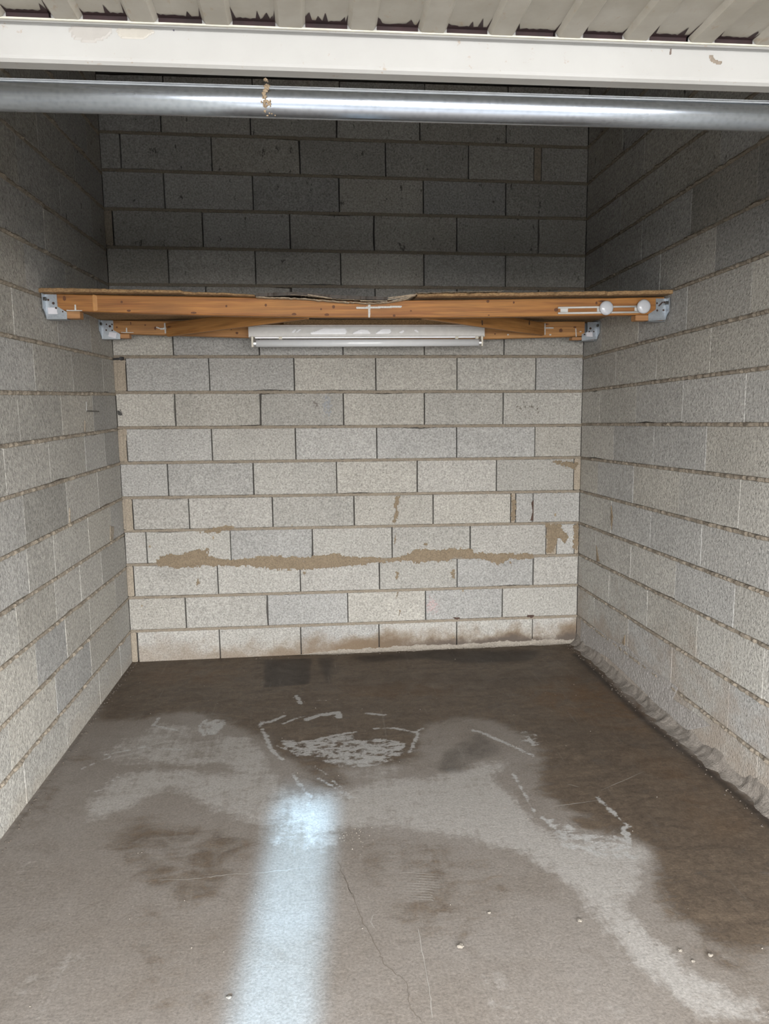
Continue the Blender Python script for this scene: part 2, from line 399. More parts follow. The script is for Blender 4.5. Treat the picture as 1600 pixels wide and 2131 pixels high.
TINTS = [(.468, .455, .426), (.478, .460, .418), (.488, .464, .414), (.452, .442, .418), (.480, .460, .420), (.462, .444, .404)]
def block(fr, q, mat, parent, rnd, tint, proud, depth=0.045, chip=0.0):
    """one concrete block: q = corner (u, v) x4 counter-clockwise; a worn front edge, pieces slightly proud of each other"""
    pts = []
    for i in range(4):
        a, b = q[i], q[(i + 1) % 4]
        n = 4 if i in (0, 2) else 2
        L = math.hypot(b[0] - a[0], b[1] - a[1])
        if L < 0.2 and i in (0, 2): n = 2
        for k in range(n):
            t = (k + (rnd.uniform(-.2, .2) if k else 0)) / n
            pts.append((a[0] + (b[0] - a[0]) * t, a[1] + (b[1] - a[1]) * t))
    cu = sum(p[0] for p in pts) / len(pts); cv = sum(p[1] for p in pts) / len(pts)
    def inset(p, d):
        w = abs(q[1][0] - q[0][0]) / 2; h = abs(q[3][1] - q[0][1]) / 2
        return (p[0] - (p[0] - cu) * d / max(w, 0.02), p[1] - (p[1] - cv) * d / max(h, 0.02))
    vs, fs = [], []
    n = len(pts)
    o1 = [inset(p, rnd.uniform(0, .0012) + (rnd.uniform(.003, .007) if rnd.random() < chip else 0)) for p in pts]
    vs += [fr.p(u, v, -depth) for u, v in pts]
    vs += [fr.p(u, v, proud - .0025) for u, v in o1]
    vs += [fr.p(*inset(p, .0018), proud) for p in o1]
    vs.append(fr.p(cu, cv, proud + rnd.uniform(-.0006, .0006)))
    for i in range(n):
        j = (i + 1) % n
        fs += [(i, j, n + j, n + i), (n + i, n + j, 2 * n + j, 2 * n + i), (2 * n + i, 2 * n + j, 3 * n)]
    o = mesh('block', vs, fs, mat, parent)
    o.color = (*tint, 1)
    return o
def flip_needed(fr):                                # u x z must equal n for outward faces
    return fr.u.cross(Vector((0, 0, 1))).dot(fr.n) < 0

def mortar_line(fr, tab, k, u0, u1, mat, parent, rnd, half, n0, bulge, step=0.014):
    """the bed joint under a course: a ragged ribbon with lumps of squeezed-out mortar"""
    vs, fs = [], []
    N = max(2, int((u1 - u0) / step)); lump = 0.0
    for i in range(N + 1):
        u = u0 + (u1 - u0) * i / N; v = lv(tab, k, u)
        lump = 0.6 * lump + 0.4 * rnd.random()
        b = bulge * max(0.0, lump * 2.2 - 0.55 + rnd.uniform(-.3, .3))
        a, c = half * rnd.uniform(.8, 1.35), half * rnd.uniform(.8, 1.45)
        vs += [fr.p(u, v + a, n0 - .012), fr.p(u, v + a * .75, n0 + b * .55), fr.p(u, v + rnd.uniform(-.002, .002), n0 + b), fr.p(u, v - c * .8, n0 + b * .5), fr.p(u, v - c, n0 - .012)]
        if i:
            for j in range(4):
                s = (i - 1) * 5 + j; fs.append((s, s + 5, s + 6, s + 1))
    return mesh('mortar_joint', vs, fs, mat, parent)

def core(name, fr, u0, u1, back=0.16):
    bm = bmesh.new()
    vs = [bm.verts.new(fr.p(u, v, n)) for n in (-0.03, -back) for u, v in ((u0, -.02), (u1, -.02), (u1, TOPZ), (u0, TOPZ))]
    for f in ((0, 1, 2, 3), (7, 6, 5, 4), (0, 4, 5, 1), (1, 5, 6, 2), (2, 6, 7, 3), (3, 7, 4, 0)): bm.faces.new([vs[i] for i in f])
    return tag(from_bm(name, bm, M_CORE), kind='structure')

def build_wall(name, fr, tab, joints, u0, u1, mat, mmat, rnd, half, n0, bulge, gap, tint_k, special=None):
    wall = core(name, fr, u0 - (.14 if name == 'wall_back' else .16), u1 + (.14 if name == 'wall_back' else 0))
    fl = flip_needed(fr)
    for r in range(len(ROWS) - 1):
        top, bot = ROWS[r], ROWS[r + 1]
        if lv(tab, top, 0) - lv(tab, bot, 0) < 0.03: continue
        xs = joints(r - 1)
        edges = [u0] + [x for x in xs if u0 + .02 < x < u1 - .02] + [u1]
        for a, b in zip(edges[:-1], edges[1:]):
            filler = (special or {}).get((r - 1, round(a, 2)))
            ga = gap * rnd.uniform(.6, 1.25) / 2; gb = gap * rnd.uniform(.6, 1.25) / 2
            a2 = a + (ga if a > u0 else .001); b2 = b - (gb if b < u1 else .001)
            vb = half * .85
            q = [(a2, lv(tab, bot, a2) + vb), (b2, lv(tab, bot, b2) + vb), (b2, lv(tab, top, b2) - vb), (a2, lv(tab, top, a2) - vb)]
            if filler == 'mortar':
                pm = [(x, y) for x, y in q]
                o = patch('mortar_filling', fr, pm, M_CORNER, wall, h=.0, base=-.003 + rnd.uniform(0, .0025), rnd=rnd, rough=.06)
                continue
            t = rnd.choice(TINTS); k = tint_k * rnd.uniform(.90, 1.07)
            if isinstance(filler, float): k *= filler
            if fl: q = [q[1], q[0], q[3], q[2]]
            block(fr, q, mat, wall, rnd, tuple(c * k for c in t), rnd.uniform(-.0014, .0014) * (1 if name == 'wall_back' else .45), chip=.03)
        if r > 0 and top != 'F': mortar_line(fr, tab, top, u0, u1, mmat, wall, rnd, half, n0, bulge)
    return wall

BJ = {-1: [-.8, -.3, .2, .7, 1.2], 0: [-.825, -.319, .178, .67, 1.192], 1: [-1.057, -.547, -.039, .464, .963, 1.365, 1.41], 2: [-.825, -.318, .186, .689, 1.193], 3: [-1.124, -.617, -.109, .391, .893, 1.398],
      4: [-.823, -.318, .186, .69, 1.195], 5: [-.614, -.112, .391, .894, 1.403], 6: [-.82, -.313, .19, .691, 1.191], 7: [-1.101, -.616, -.11, .389, .894, 1.396], 8: [-.826, -.319, .185, .689, 1.189],
      9: [-1.123, -.618, -.113, .389, .892, 1.397], 10: [-.891, -.377, .135, .641, 1.149, 1.657], 11: [-1.11, -.775, -.267, .239, .742, 1.246, 1.277, 1.391], 12: [-1.042, -.532, -.026, .477, .981, 1.482, 1.551, 1.673],
      13: [-1.129, -.619, -.109, .393, .897, 1.399], 14: [-.826, -.319, .187, .69, 1.195], 15: [-1.13, -.626, -.116, .386, .894, 1.399]}
B0, B1 = XL, XR
bsp = {(r, round(B0, 2)): 'mortar' for r in (3, 7, 9, 11, 13, 15)}
bsp.update({(10, 1.66): 'mortar', (1, 1.36): 'mortar', (1, 1.37): 'mortar', (11, 1.25): 'mortar', (12, 1.48): 'mortar', (12, 1.67): 'mortar'})
RB = random.Random(11)
wall_back = build_wall('wall_back', FB, LB, lambda r: BJ.get(r, []), B0, B1, M_BACK, M_MORT, RB, .0095, -.0005, .003, .0055, 0.63, bsp)
LJ = {6: [.41, .913, 1.411], 7: [.232, .746, 1.235], 8: [.454, .939, 1.437], 9: [.285, .636, 1.141, 1.606], 10: [.463, .957, 1.464], 11: [.257, .673, 1.17, 1.47], 12: [.494, .85, 1.196, 1.615], 13: [.26, .745, 1.1, 1.459],
      14: [.3, .775, 1.271], 15: [.25, .667, 1.184, 1.665]}
def ext(xs, u1, step=.498):
    xs = list(xs)
    while xs[-1] + step < u1: xs.append(xs[-1] + step)
    return xs
U1 = D - FRONT
RL = random.Random(5)
wall_left = build_wall('wall_left', FL, LL, lambda r: ext(LJ.get(r, [.25 if r % 2 else .49]), U1), 0, U1, M_LEFT, M_MORTL, RL, .0088, -.0005, .012, .0013, 0.74,
                       {(10, .96): .84, (8, .0): .86, (9, .0): .9, (8, .94): .9, (7, .23): .9, (13, .0): .88})
RR = random.Random(9)
wall_right = build_wall('wall_right', FR, LR, lambda r: ext([.495 if r % 2 else .28], U1, .487), 0, U1, M_RIGHT, M_MORT, RR, .0088, -.0005, .013, .0014, 0.69, {(4, 1.25): .72, (5, 1.47): .72, (4, 1.74): .7, (4, 1.73): .7})

# mortar smeared over the courses, patches in the corners
for pts in ([(325, 1163), (350, 1155), (395, 1150), (433, 1140), (432, 1157), (480, 1163), (560, 1157), (640, 1160), (700, 1150), (715, 1156), (760, 1160), (815, 1163), (875, 1142), (915, 1146), (930, 1141), (977, 1141), (986, 1150), (1110, 1153), (1108, 1161), (1060, 1164), (1035, 1176), (1010, 1165), (950, 1160), (940, 1166), (860, 1172), (850, 1166), (740, 1176), (640, 1185), (590, 1186), (520, 1178), (420, 1178), (370, 1182), (330, 1178)],
            [(415, 1107), (470, 1093), (490, 1096), (475, 1103), (440, 1110)], [(937, 1188), (945, 1184), (946, 1203), (938, 1198)], [(628, 1190), (638, 1187), (634, 1200)],
            [(822, 1034), (832, 1034), (826, 1064), (830, 1070), (818, 1090), (822, 1060)], [(821, 1135), (825, 1108), (820, 1120)], [(824, 1188), (829, 1188), (827, 1206), (822, 1206)], [(826, 1232), (829, 1233), (824, 1248)], [(831, 1269), (834, 1270), (830, 1282)],
            [(1136, 1090), (1165, 1090), (1182, 1118), (1175, 1130), (1160, 1120), (1150, 1148), (1137, 1150)], [(1192, 1093), (1203, 1090), (1202, 1150), (1190, 1140), (1194, 1120)], [(1150, 960), (1206, 962), (1196, 976), (1170, 970)],
            [(1062, 1030), (1072, 1042), (1073, 1084), (1063, 1085), (1066, 1060)], [(412, 1200), (416, 1212), (408, 1220)], [(880, 1132), (890, 1130), (888, 1137)], [(1062, 1166), (1066, 1180), (1058, 1170)]):
    patch('mortar_smear', FB, [on_back(*p) for p in pts], M_SMEAR, wall_back, h=.0016, rough=2.6, base=.0016)
for pts in ([(345, 1322), (345, 1330), (420, 1333), (420, 1324)],):
    pass
for pts in ([(243, 748), (262, 750), (258, 770), (262, 800), (254, 815), (245, 815)], [(255, 890), (264, 893), (262, 955), (268, 962), (258, 962), (258, 950)], [(258, 1037), (275, 1040), (272, 1090), (280, 1104), (262, 1106)]):
    patch('corner_mortar', FB, [on_back(*p) for p in pts], M_CORNER, wall_back, h=.002, rnd=RB, rough=.15, base=.0012)
# a chipped hole between two blocks and a hole over the bottom course
for pts in ([(1105, 1046), (1110, 1040), (1110, 1083), (1103, 1084), (1108, 1064)], [(1096, 1280), (1111, 1279), (1110, 1286), (1098, 1286)], [(940, 1284), (960, 1285), (951, 1290)]):
    patch('chipped_hole', FB, [on_back(*p) for p in pts], M_HOLE, wall_back, h=.0006, rnd=RB, rough=.25, levels=2, base=.0014)
# pale cement render over the foot of the right wall
pr = [(1209, 1286), (1225, 1300), (1250, 1312), (1264, 1326), (1295, 1342), (1300, 1338), (1330, 1372), (1370, 1402), (1412, 1432), (1400, 1455), (1440, 1480), (1480, 1510), (1430, 1520), (1370, 1470), (1310, 1410), (1262, 1366), (1220, 1345), (1208, 1335)]
patch('cement_patch', FR, [on_side(x, y, 'R') for x, y in pr], M_PATCH, wall_right, h=.0014, lump=.8, rnd=RR, rough=.12, levels=3, base=.0015)
for pts in ([(1241, 1130), (1247, 1165), (1250, 1168), (1242, 1169)], [(1272, 1045), (1276, 1075), (1273, 1108), (1271, 1080)], [(1294, 1338), (1302, 1318), (1301, 1345)]):
    patch('mortar_smear', FR, [on_side(x, y, 'R') for x, y in pts], M_SMEAR, wall_right, h=.003, rnd=RR, rough=.2, base=.0015)
for pts in ([(228, 1094), (236, 1096), (234, 1128), (228, 1126)], [(143, 1050), (146, 1090), (150, 1096), (142, 1088)], [(175, 868), (177, 900), (174, 900)]):
    patch('mortar_smear', FL, [on_side(x, y, 'L') for x, y in pts], M_MORTL, wall_left, h=.004, rnd=RL, rough=.2, base=.0015)

# ------------------------------------------------------------------ roof, lintel wall, yard
def boxo(name, x0, x1, y0, y1, z0, z1, mat, kind=None, bev=0):
    bm = bmesh.new(); bm_box(bm, x0, x1, y0, y1, z0, z1, bev); o = from_bm(name, bm, mat)
    if kind: o['kind'] = kind
    return o
boxo('ceiling', XL - .3, XR + .3, FRONT, D + .16, TOPZ, TOPZ + .12, M_CEIL, 'structure')
boxo('trim_1', XL, XR, D - .05, D - .004, 3.455, 3.498, M_PLATE, 'structure')
lint = boxo('wall_front', XL - .2, XR + .2, FRONT + .0, FRONT + .2, 2.135, TOPZ, plain_concrete('front_render', (.45, .43, .39)), 'structure')
for x0, x1 in ((XL - .2, -1.16), (1.68, XR + .2)):
    bm = bmesh.new(); bm_box(bm, x0, x1, FRONT, FRONT + .2, -.02, 2.135); child('door_jamb', bm, lint.data.materials[0], lint)
boxo('ground', -9, 9, -14, FRONT - 1.1, -.15, -.016, M_GROUND, 'structure')
boxo('added_apron', -9, 9, FRONT - 1.1, FRONT, -.15, -.012, plain_concrete('added_apron_pale', (.135, .13, .125), 6), 'structure')  # unseen pale strip, added so the tube reflects a bright streak

# ------------------------------------------------------------------ floor slab with its stains and a painted bright end to the light shaft
GX0, GX1, GY0, GY1, GS = -1.30, 1.84, FRONT, D + .05, 0.009
nx = int((GX1 - GX0) / GS); ny = int((GY1 - GY0) / GS)
gx = GX0 + GS * np.arange(nx + 1); gy = GY0 + (GY1 - GY0) * np.arange(ny + 1) / ny
XX, YY = np.meshgrid(gx, gy)
def fpoly(pts, soft):
    q = [on_floor(*p) for p in pts]; ins = np.zeros(XX.shape, bool)
    for i in range(len(q)):
        (x0, y0), (x1, y1) = q[i], q[(i + 1) % len(q)]
        if y0 == y1: continue
        c = ((y0 > YY) != (y1 > YY)) & (XX < (x1 - x0) * (YY - y0) / (y1 - y0) + x0)
        ins ^= c
    return blur(ins.astype(float), soft / GS)
def fstroke(pts, w, soft=.008):
    q = [on_floor(*p) for p in pts]; d = np.full(XX.shape, 9.)
    for (x0, y0), (x1, y1) in zip(q[:-1], q[1:]):
        dx, dy = x1 - x0, y1 - y0
        t = np.clip(((XX - x0) * dx + (YY - y0) * dy) / (dx * dx + dy * dy + 1e-9), 0, 1)
        d = np.minimum(d, np.hypot(XX - x0 - t * dx, YY - y0 - t * dy))
    return np.clip((w / 2 + soft - d) / (2 * soft), 0, 1)
dark = np.zeros(XX.shape); pale = dark.copy(); scr = dark.copy(); wet = dark.copy(); rust = dark.copy()
dark = np.maximum(dark, .85 * fpoly([(250, 1380), (275, 1360), (1205, 1330), (1290, 1440), (1640, 1725), (1640, 1960), (1560, 2010), (1480, 1960), (1400, 1900), (1345, 1840), (1350, 1780), (1290, 1735), (1180, 1690), (1110, 1630), (1130, 1570), (1080, 1520), (980, 1490), (880, 1510), (870, 1570), (820, 1600), (700, 1610), (600, 1580), (560, 1560), (535, 1530), (470, 1505), (400, 1480), (300, 1495), (190, 1505)], .05))
for pts, w in (([(230, 1430), (500, 1420), (900, 1470), (700, 1480), (420, 1470), (230, 1475)], .25), ([(300, 1700), (560, 1740), (520, 1800), (420, 1900), (300, 1850), (200, 1740)], .45), ([(750, 1745), (900, 1725), (1010, 1770), (1080, 1870), (1000, 1960), (850, 1960), (740, 1850)], .33),
               ([(150, 1690), (230, 1690), (350, 1690), (340, 1725), (230, 1725)], .4), ([(620, 1590), (720, 1580), (740, 1640), (660, 1650)], .55), ([(740, 1600), (790, 1595), (790, 1640), (735, 1640)], .5), ([(830, 1590), (855, 1590), (850, 1640), (825, 1640)], .5),
               ([(270, 1830), (460, 1860), (460, 2131), (250, 2131), (200, 1980)], .22), ([(30, 1560), (150, 1590), (120, 1680), (20, 1740)], .35), ([(100, 1570), (230, 1560), (330, 1570), (200, 1600)], .4), ([(400, 1530), (450, 1540), (440, 1570), (380, 1560)], .5),
               ([(1180, 1680), (1300, 1710), (1290, 1740), (1190, 1720)], .7), ([(1290, 1885), (1315, 1885), (1310, 1905), (1298, 1905)], .8), ([(1280, 1790), (1300, 1800), (1298, 1825), (1270, 1815)], .55), ([(1020, 1612), (1068, 1604), (1066, 1612), (1024, 1622)], .9), ([(1340, 1985), (1400, 2000), (1400, 2040), (1340, 2020)], .5), ([(1430, 1950), (1580, 2010), (1590, 2060), (1480, 2020)], .5)):
    dark = np.maximum(dark, w * fpoly(pts, .03))
for pts, w, s in (([(548, 1372), (650, 1370), (645, 1424), (548, 1432)], .85, .012), ([(655, 1368), (698, 1368), (690, 1420), (684, 1438), (676, 1420)], .8, .02), ([(720, 1366), (900, 1352), (1130, 1352), (1110, 1376), (980, 1382), (880, 1372), (760, 1380)], .9, .03),
                  ([(925, 1560), (1000, 1520), (1050, 1555), (1040, 1575), (985, 1585), (980, 1610), (930, 1612), (900, 1600)], .55, .02), ([(1060, 1600), (1130, 1610), (1100, 1660), (1060, 1640)], .15, .03), ([(1120, 1480), (1240, 1510), (1260, 1560), (1180, 1560)], .4, .06),
                  ([(700, 1400), (1250, 1395), (1240, 1420), (900, 1450), (720, 1440)], .35, .03), ([(420, 1470), (860, 1450), (1000, 1480), (860, 1520), (540, 1500)], .25, .05)):
    wet = np.maximum(wet, w * fpoly(pts, s))
wet = np.maximum(wet, .95 * fstroke([(1196, 1362), (1240, 1402), (1340, 1497), (1500, 1628), (1640, 1745)], .05, .03))
wet = np.maximum(wet, .8 * fstroke([(690, 1428), (900, 1420), (1060, 1412), (1260, 1405)], .012, .012))
wet = np.maximum(wet, .5 * fstroke([(277, 1381), (500, 1375), (760, 1367)], .02, .012))
wet = np.maximum(wet, .5 * fstroke([(270, 1390), (180, 1515), (90, 1640), (5, 1762)], .03, .02))
for pts, w in (([(1190, 1400), (1290, 1440), (1380, 1530), (1300, 1520), (1180, 1490), (1080, 1450)], .8), ([(1300, 1560), (1400, 1570), (1560, 1720), (1500, 1760), (1420, 1680)], .4), ([(300, 1390), (520, 1385), (480, 1420), (300, 1425)], .5), ([(680, 1430), (950, 1420), (940, 1445), (720, 1450)], .6)):
    rust = np.maximum(rust, w * fpoly(pts, .06))
for pts, w in (([(205, 1640), (240, 1610), (350, 1595), (560, 1610), (640, 1670), (560, 1730), (450, 1690), (350, 1640), (290, 1670), (200, 1720), (160, 1710)], .75), ([(190, 1570), (330, 1500), (480, 1520), (530, 1580), (400, 1605), (250, 1600)], .6),
               ([(450, 1535), (530, 1530), (560, 1580), (600, 1640), (560, 1640), (440, 1590)], .75), ([(30, 1780), (140, 1770), (120, 1850), (0, 1870)], .35), ([(0, 1950), (200, 1960), (200, 2131), (0, 2131)], .3),
               ([(560, 1640), (700, 1650), (780, 1620), (900, 1615), (985, 1590), (1090, 1570), (1050, 1600), (1030, 1620), (1080, 1670), (1130, 1740), (1200, 1745), (1330, 1750), (1385, 1780), (1345, 1800), (1340, 1850), (1290, 1885), (1360, 1945), (1440, 2020), (1600, 2085), (1600, 2131), (1450, 2131), (1300, 1990), (1230, 1900), (1170, 1830), (1080, 1775), (960, 1745), (800, 1720), (640, 1740)], .85),
               ([(900, 1640), (1040, 1630), (1160, 1760), (1300, 1870), (1330, 1950), (1240, 1890), (1120, 1790), (960, 1720)], 1.0), ([(1000, 2000), (1300, 2050), (1400, 2131), (900, 2131)], .3), ([(555, 1650), (700, 1660), (740, 1720), (700, 1780), (560, 1780), (530, 1720)], .5), ([(680, 1565), (760, 1560), (860, 1600), (780, 1640), (690, 1610)], .55), ([(990, 1540), (1030, 1545), (1080, 1565), (1010, 1565)], .5)):  # the pale patch under the light shaft paints its far end brighter
    pale = np.maximum(pale, w * fpoly(pts, .035))
for pts, w in (([(541, 1512), (545, 1502), (560, 1503), (590, 1491)], .022), ([(588, 1507), (612, 1496), (636, 1490)], .012), ([(640, 1497), (665, 1488), (703, 1484), (705, 1493)], .032), ([(762, 1484), (800, 1488)], .018), ([(545, 1518), (556, 1540), (566, 1562), (588, 1580)], .02),
               ([(780, 1516), (820, 1515), (865, 1524), (878, 1517)], .016), ([(870, 1526), (862, 1545), (852, 1567)], .018), ([(575, 1552), (605, 1562), (618, 1572)], .012), ([(610, 1612), (630, 1640), (650, 1660)], .014), ([(655, 1595), (680, 1612)], .010), ([(662, 1620), (690, 1635), (730, 1662)], .014), ([(690, 1622), (745, 1670)], .01),
               ([(985, 1520), (1000, 1524), (1060, 1550), (1110, 1573)], .02), ([(1068, 1610), (1112, 1690)], .012), ([(1243, 1660), (1290, 1705), (1310, 1720)], .014), ([(1294, 1720), (1312, 1755)], .02), ([(617, 1448), (626, 1464)], .022), ([(660, 1458), (700, 1456)], .008), ([(430, 1497), (415, 1512), (425, 1530)], .02), ([(655, 1540), (700, 1530), (738, 1524)], .022),
               ([(1128, 1700), (1180, 1745)], .02), ([(640, 1668), (655, 1700)], .012), ([(1100, 1535), (1110, 1550)], .02), ([(220, 1570), (300, 1555), (380, 1560)], .012), ([(170, 1600), (230, 1575)], .01), ([(330, 1495), (320, 1510), (370, 1520)], .018)):
    scr = np.maximum(scr, .82 * fstroke(pts, w * 1.25, .016))
for pts, w in (([(572, 1540), (640, 1538), (740, 1524), (742, 1540), (800, 1535), (850, 1548), (835, 1575), (790, 1585), (740, 1580), (660, 1578), (610, 1570)], .56), ([(640, 1540), (735, 1530), (700, 1545)], .7), ([(740, 1565), (800, 1575), (830, 1582), (760, 1600), (690, 1595), (660, 1580)], .55), ([(415, 1505), (450, 1495), (478, 1500), (455, 1528), (430, 1533)], .62), ([(1120, 1690), (1220, 1730), (1300, 1740), (1340, 1790), (1250, 1790), (1160, 1760)], .5), ([(1075, 1520), (1120, 1520), (1130, 1555), (1080, 1550)], .42), ([(200, 1620), (250, 1605), (270, 1620), (200, 1700), (170, 1700)], .35)):
    scr = np.maximum(scr, w * fpoly(pts, .012))
vs = np.stack([XX.ravel(), YY.ravel(), np.zeros(XX.size)], 1)
idx = np.arange(XX.size).reshape(XX.shape)
fc = np.stack([idx[:-1, :-1].ravel(), idx[:-1, 1:].ravel(), idx[1:, 1:].ravel(), idx[1:, :-1].ravel()], 1)
me = bpy.data.meshes.new('floor')
me.vertices.add(len(vs)); me.vertices.foreach_set('co', vs.ravel())
me.loops.add(fc.size); me.loops.foreach_set('vertex_index', fc.ravel())
me.polygons.add(len(fc)); me.polygons.foreach_set('loop_start', np.arange(len(fc)) * 4); me.polygons.foreach_set('loop_total', np.full(len(fc), 4))
me.update(calc_edges=True)
for nm, a in (('dark', dark), ('pale', pale), ('scrape', scr), ('wet', wet), ('rust', rust)):
    at = me.attributes.new(nm, 'FLOAT', 'POINT'); at.data.foreach_set('value', a.ravel().astype(np.float32))
def floor_mat():
    t = NT('stained_concrete'); P = t.pos()
    n1 = t.noise(P, 7, 7, 0.66, 0.9); n2 = t.noise(t.mapv(P, (0.55, 1.5, 1)), 11, 6, 0.68, 0.8); n3 = t.noise(P, 120, 4, 0.7); n4 = t.noise(P, 2.3, 4, 0.55)
    n5 = t.noise(t.mapv(P, (.6, 1.25, 1), rot=(0, 0, .25)), 26, 6, 0.68, 0.5); n6 = t.noise(P, 38, 5, 0.7, 0.5)
    s1 = t.noise(t.mapv(P, (14, 0.9, 1), rot=(0, 0, -0.5)), 2.4, 5, 0.65, 0.25)
    c = t.mix(t.lin(n4, .3, .7, 0, 1), rgb(.225, .192, .162), rgb(.270, .240, .212))
    c = t.mix(t.math('MULTIPLY', t.ss(n1, .50, .68), .35), c, rgb(.175, .145, .118))
    w = t.math('ADD', t.math('ADD', t.math('MULTIPLY', t.math('SUBTRACT', n1, .5), 1.1), t.math('MULTIPLY', t.math('SUBTRACT', n2, .5), 1.0)), t.math('MULTIPLY', t.math('SUBTRACT', n6, .5), .55))
    w2 = t.math('ADD', w, t.math('MULTIPLY', t.math('SUBTRACT', s1, .5), .7))
    pa = t.attr('pale')
    pv = t.math('MULTIPLY', t.ss(t.math('ADD', pa, w2), .30, .85), t.ss(pa, .02, .3))
    c = t.mix(t.math('MULTIPLY', pv, .95), c, rgb(.385, .358, .326))
    da = t.attr('dark')
    dv = t.ss(t.math('SUBTRACT', t.math('ADD', da, t.math('MULTIPLY', w, .85)), t.math('MULTIPLY', pa, .45)), .16, .74)
    dc = t.mix(t.lin(t.math('ADD', t.math('MULTIPLY', n2, .6), t.math('MULTIPLY', n6, .4)), .32, .68, 0, 1), rgb(.050, .034, .023), rgb(.165, .120, .082))
    c = t.mix(t.math('MULTIPLY', dv, .93), c, dc)
    rv = t.math('MULTIPLY', t.attr('rust'), t.ss(n1, .3, .7))
    c = t.mix(t.math('MULTIPLY', rv, .75), c, rgb(.165, .088, .038))
    wv = t.ss(t.math('ADD', t.attr('wet'), t.math('MULTIPLY', w, .5)), .2, .95)
    c = t.mix(t.math('MULTIPLY', wv, .85), c, rgb(.034, .026, .021))
    sa = t.attr('scrape')
    sv = t.math('MULTIPLY', t.ss(t.math('ADD', sa, t.math('ADD', t.math('MULTIPLY', t.math('SUBTRACT', n5, .5), 1.3), t.math('MULTIPLY', t.math('SUBTRACT', n6, .5), .6))), .40, .60), t.ss(sa, .05, .3))
    c = t.mix(t.math('MULTIPLY', sv, .85), c, rgb(.45, .438, .415))
    # trowel and drag streaks
    c = t.mix(t.math('MULTIPLY', t.ss(s1, .60, .72), .16), c, rgb(.36, .33, .29))
    c = t.scale(c, t.math('MULTIPLY', t.lin(n3, .3, .7, .72, 1.24), t.lin(n6, .25, .75, .88, 1.12)))
    c = t.scale(c, .70)
    t.col(c)
    hgt = t.math('ADD', t.math('MULTIPLY', n3, .45), t.math('MULTIPLY', n6, .5))
    t.bump(hgt, .45, .004)
    r = t.lin(n1, .3, .7, .54, .70)
    r = t.math('SUBTRACT', r, t.math('MULTIPLY', t.math('MAXIMUM', dv, wv), .10))
    t.set(t.b.inputs['Specular IOR Level'], .28)
    return t.p(Roughness=r)
floor = link('floor', me, floor_mat()); tag(floor, kind='structure')

def ribbon(name, pts, w, mat, parent, z=.0006, rnd=R, amp=.004, sub=6, kind=None):
    q = [on_floor(*p) for p in pts]; line = []
    for (x0, y0), (x1, y1) in zip(q[:-1], q[1:]):
        for i in range(sub):
            t = i / sub; line.append((x0 + (x1 - x0) * t + rnd.uniform(-amp, amp), y0 + (y1 - y0) * t + rnd.uniform(-amp, amp)))
    line.append(q[-1]); vs, fs = [], []
    for i, (x, y) in enumerate(line):
        a, b = line[max(0, i - 1)], line[min(len(line) - 1, i + 1)]
        dx, dy = b[0] - a[0], b[1] - a[1]; L = math.hypot(dx, dy) or 1
        e = w * rnd.uniform(.3, 1) * min(1, (min(i, len(line) - 1 - i) + .3) / 2)
        vs += [(x - dy / L * e / 2, y + dx / L * e / 2, z), (x + dy / L * e / 2, y - dx / L * e / 2, z)]
        if i: fs.append((2 * i - 2, 2 * i - 1, 2 * i + 1, 2 * i))
    o = mesh(name, vs, fs, mat, parent)
    if kind: o['kind'] = kind
    return o
RF = random.Random(3)
ribbon('crack', [(718, 1825), (735, 1870), (755, 1920), (790, 1985), (800, 2010), (845, 2045), (855, 2100), (880, 2131)], .0032, M_CRACK, floor, rnd=RF)
ribbon('crack', [(325, 1831), (400, 1830), (460, 1822), (560, 1815), (660, 1803)], .0035, M_SCR, floor, rnd=RF)
ribbon('crack', [(700, 1790), (712, 1815), (735, 1870)], .003, M_CRACK, floor, rnd=RF)
for pts in ([(1250, 1645), (1340, 1606)], [(1125, 1682), (1250, 1665)], [(782, 1935), (771, 1920), (775, 1905), (785, 1903)], [(870, 1930), (880, 1990), (895, 2070), (900, 2120)], [(803, 1783), (830, 1781)], [(1180, 1632), (1205, 1638)]):
    ribbon('scratch', pts, .004, M_SCR, floor, rnd=RF, amp=.0015)
for k in range(11):                                   # the trowel scrape marks in the middle of the slab
    y = 1815 + k * 5.5
    ribbon('scratch', [(835 + RF.uniform(-25, 20) + k, y), (880 + k * 2, y + 3), (925 - k * 2 + RF.uniform(-8, 8), y + 6)], .003, M_SCR, floor, rnd=RF, amp=.001, sub=3)

# cement fillets at the foot of the walls
def fillet(name, fr, us, size_v, size_n, mat, rnd):
    vs, fs = [], []
    N = len(us); M = 8
    g = blur(np.random.RandomState(rnd.randrange(999)).rand(N, M), 2.6); g = (g - g.mean()) / g.std()
    g2 = blur(np.random.RandomState(rnd.randrange(999)).rand(N, M), 1.0); g2 = (g2 - g2.mean()) / g2.std()
    for i, u in enumerate(us):
        sv, sn = size_v(u), size_n(u)
        for j in range(M):
            a = j / (M - 1) * math.pi / 2
            r = 1 + .13 * g[i, j] + .07 * g2[i, j]
            vs.append(fr.p(u, sv * (1 - math.sin(a)) * r if j < M - 1 else -.002, sn * (1 - math.cos(a)) * r if j else -.004))
        if i:
            for j in range(M - 1): s = (i - 1) * M + j; fs.append((s, s + M, s + M + 1, s + 1))
    o = mesh(name, vs, fs, mat); o['kind'] = 'structure'
    return o
RT = random.Random(21)
fillet('trim_2', FR, [i * .010 for i in range(440)], lambda u: .056 + .010 * math.sin(u * 7) + .006 * math.sin(u * 23), lambda u: .056 + .008 * math.sin(u * 5 + 1) + .005 * math.sin(u * 31), M_FILLET, RT)
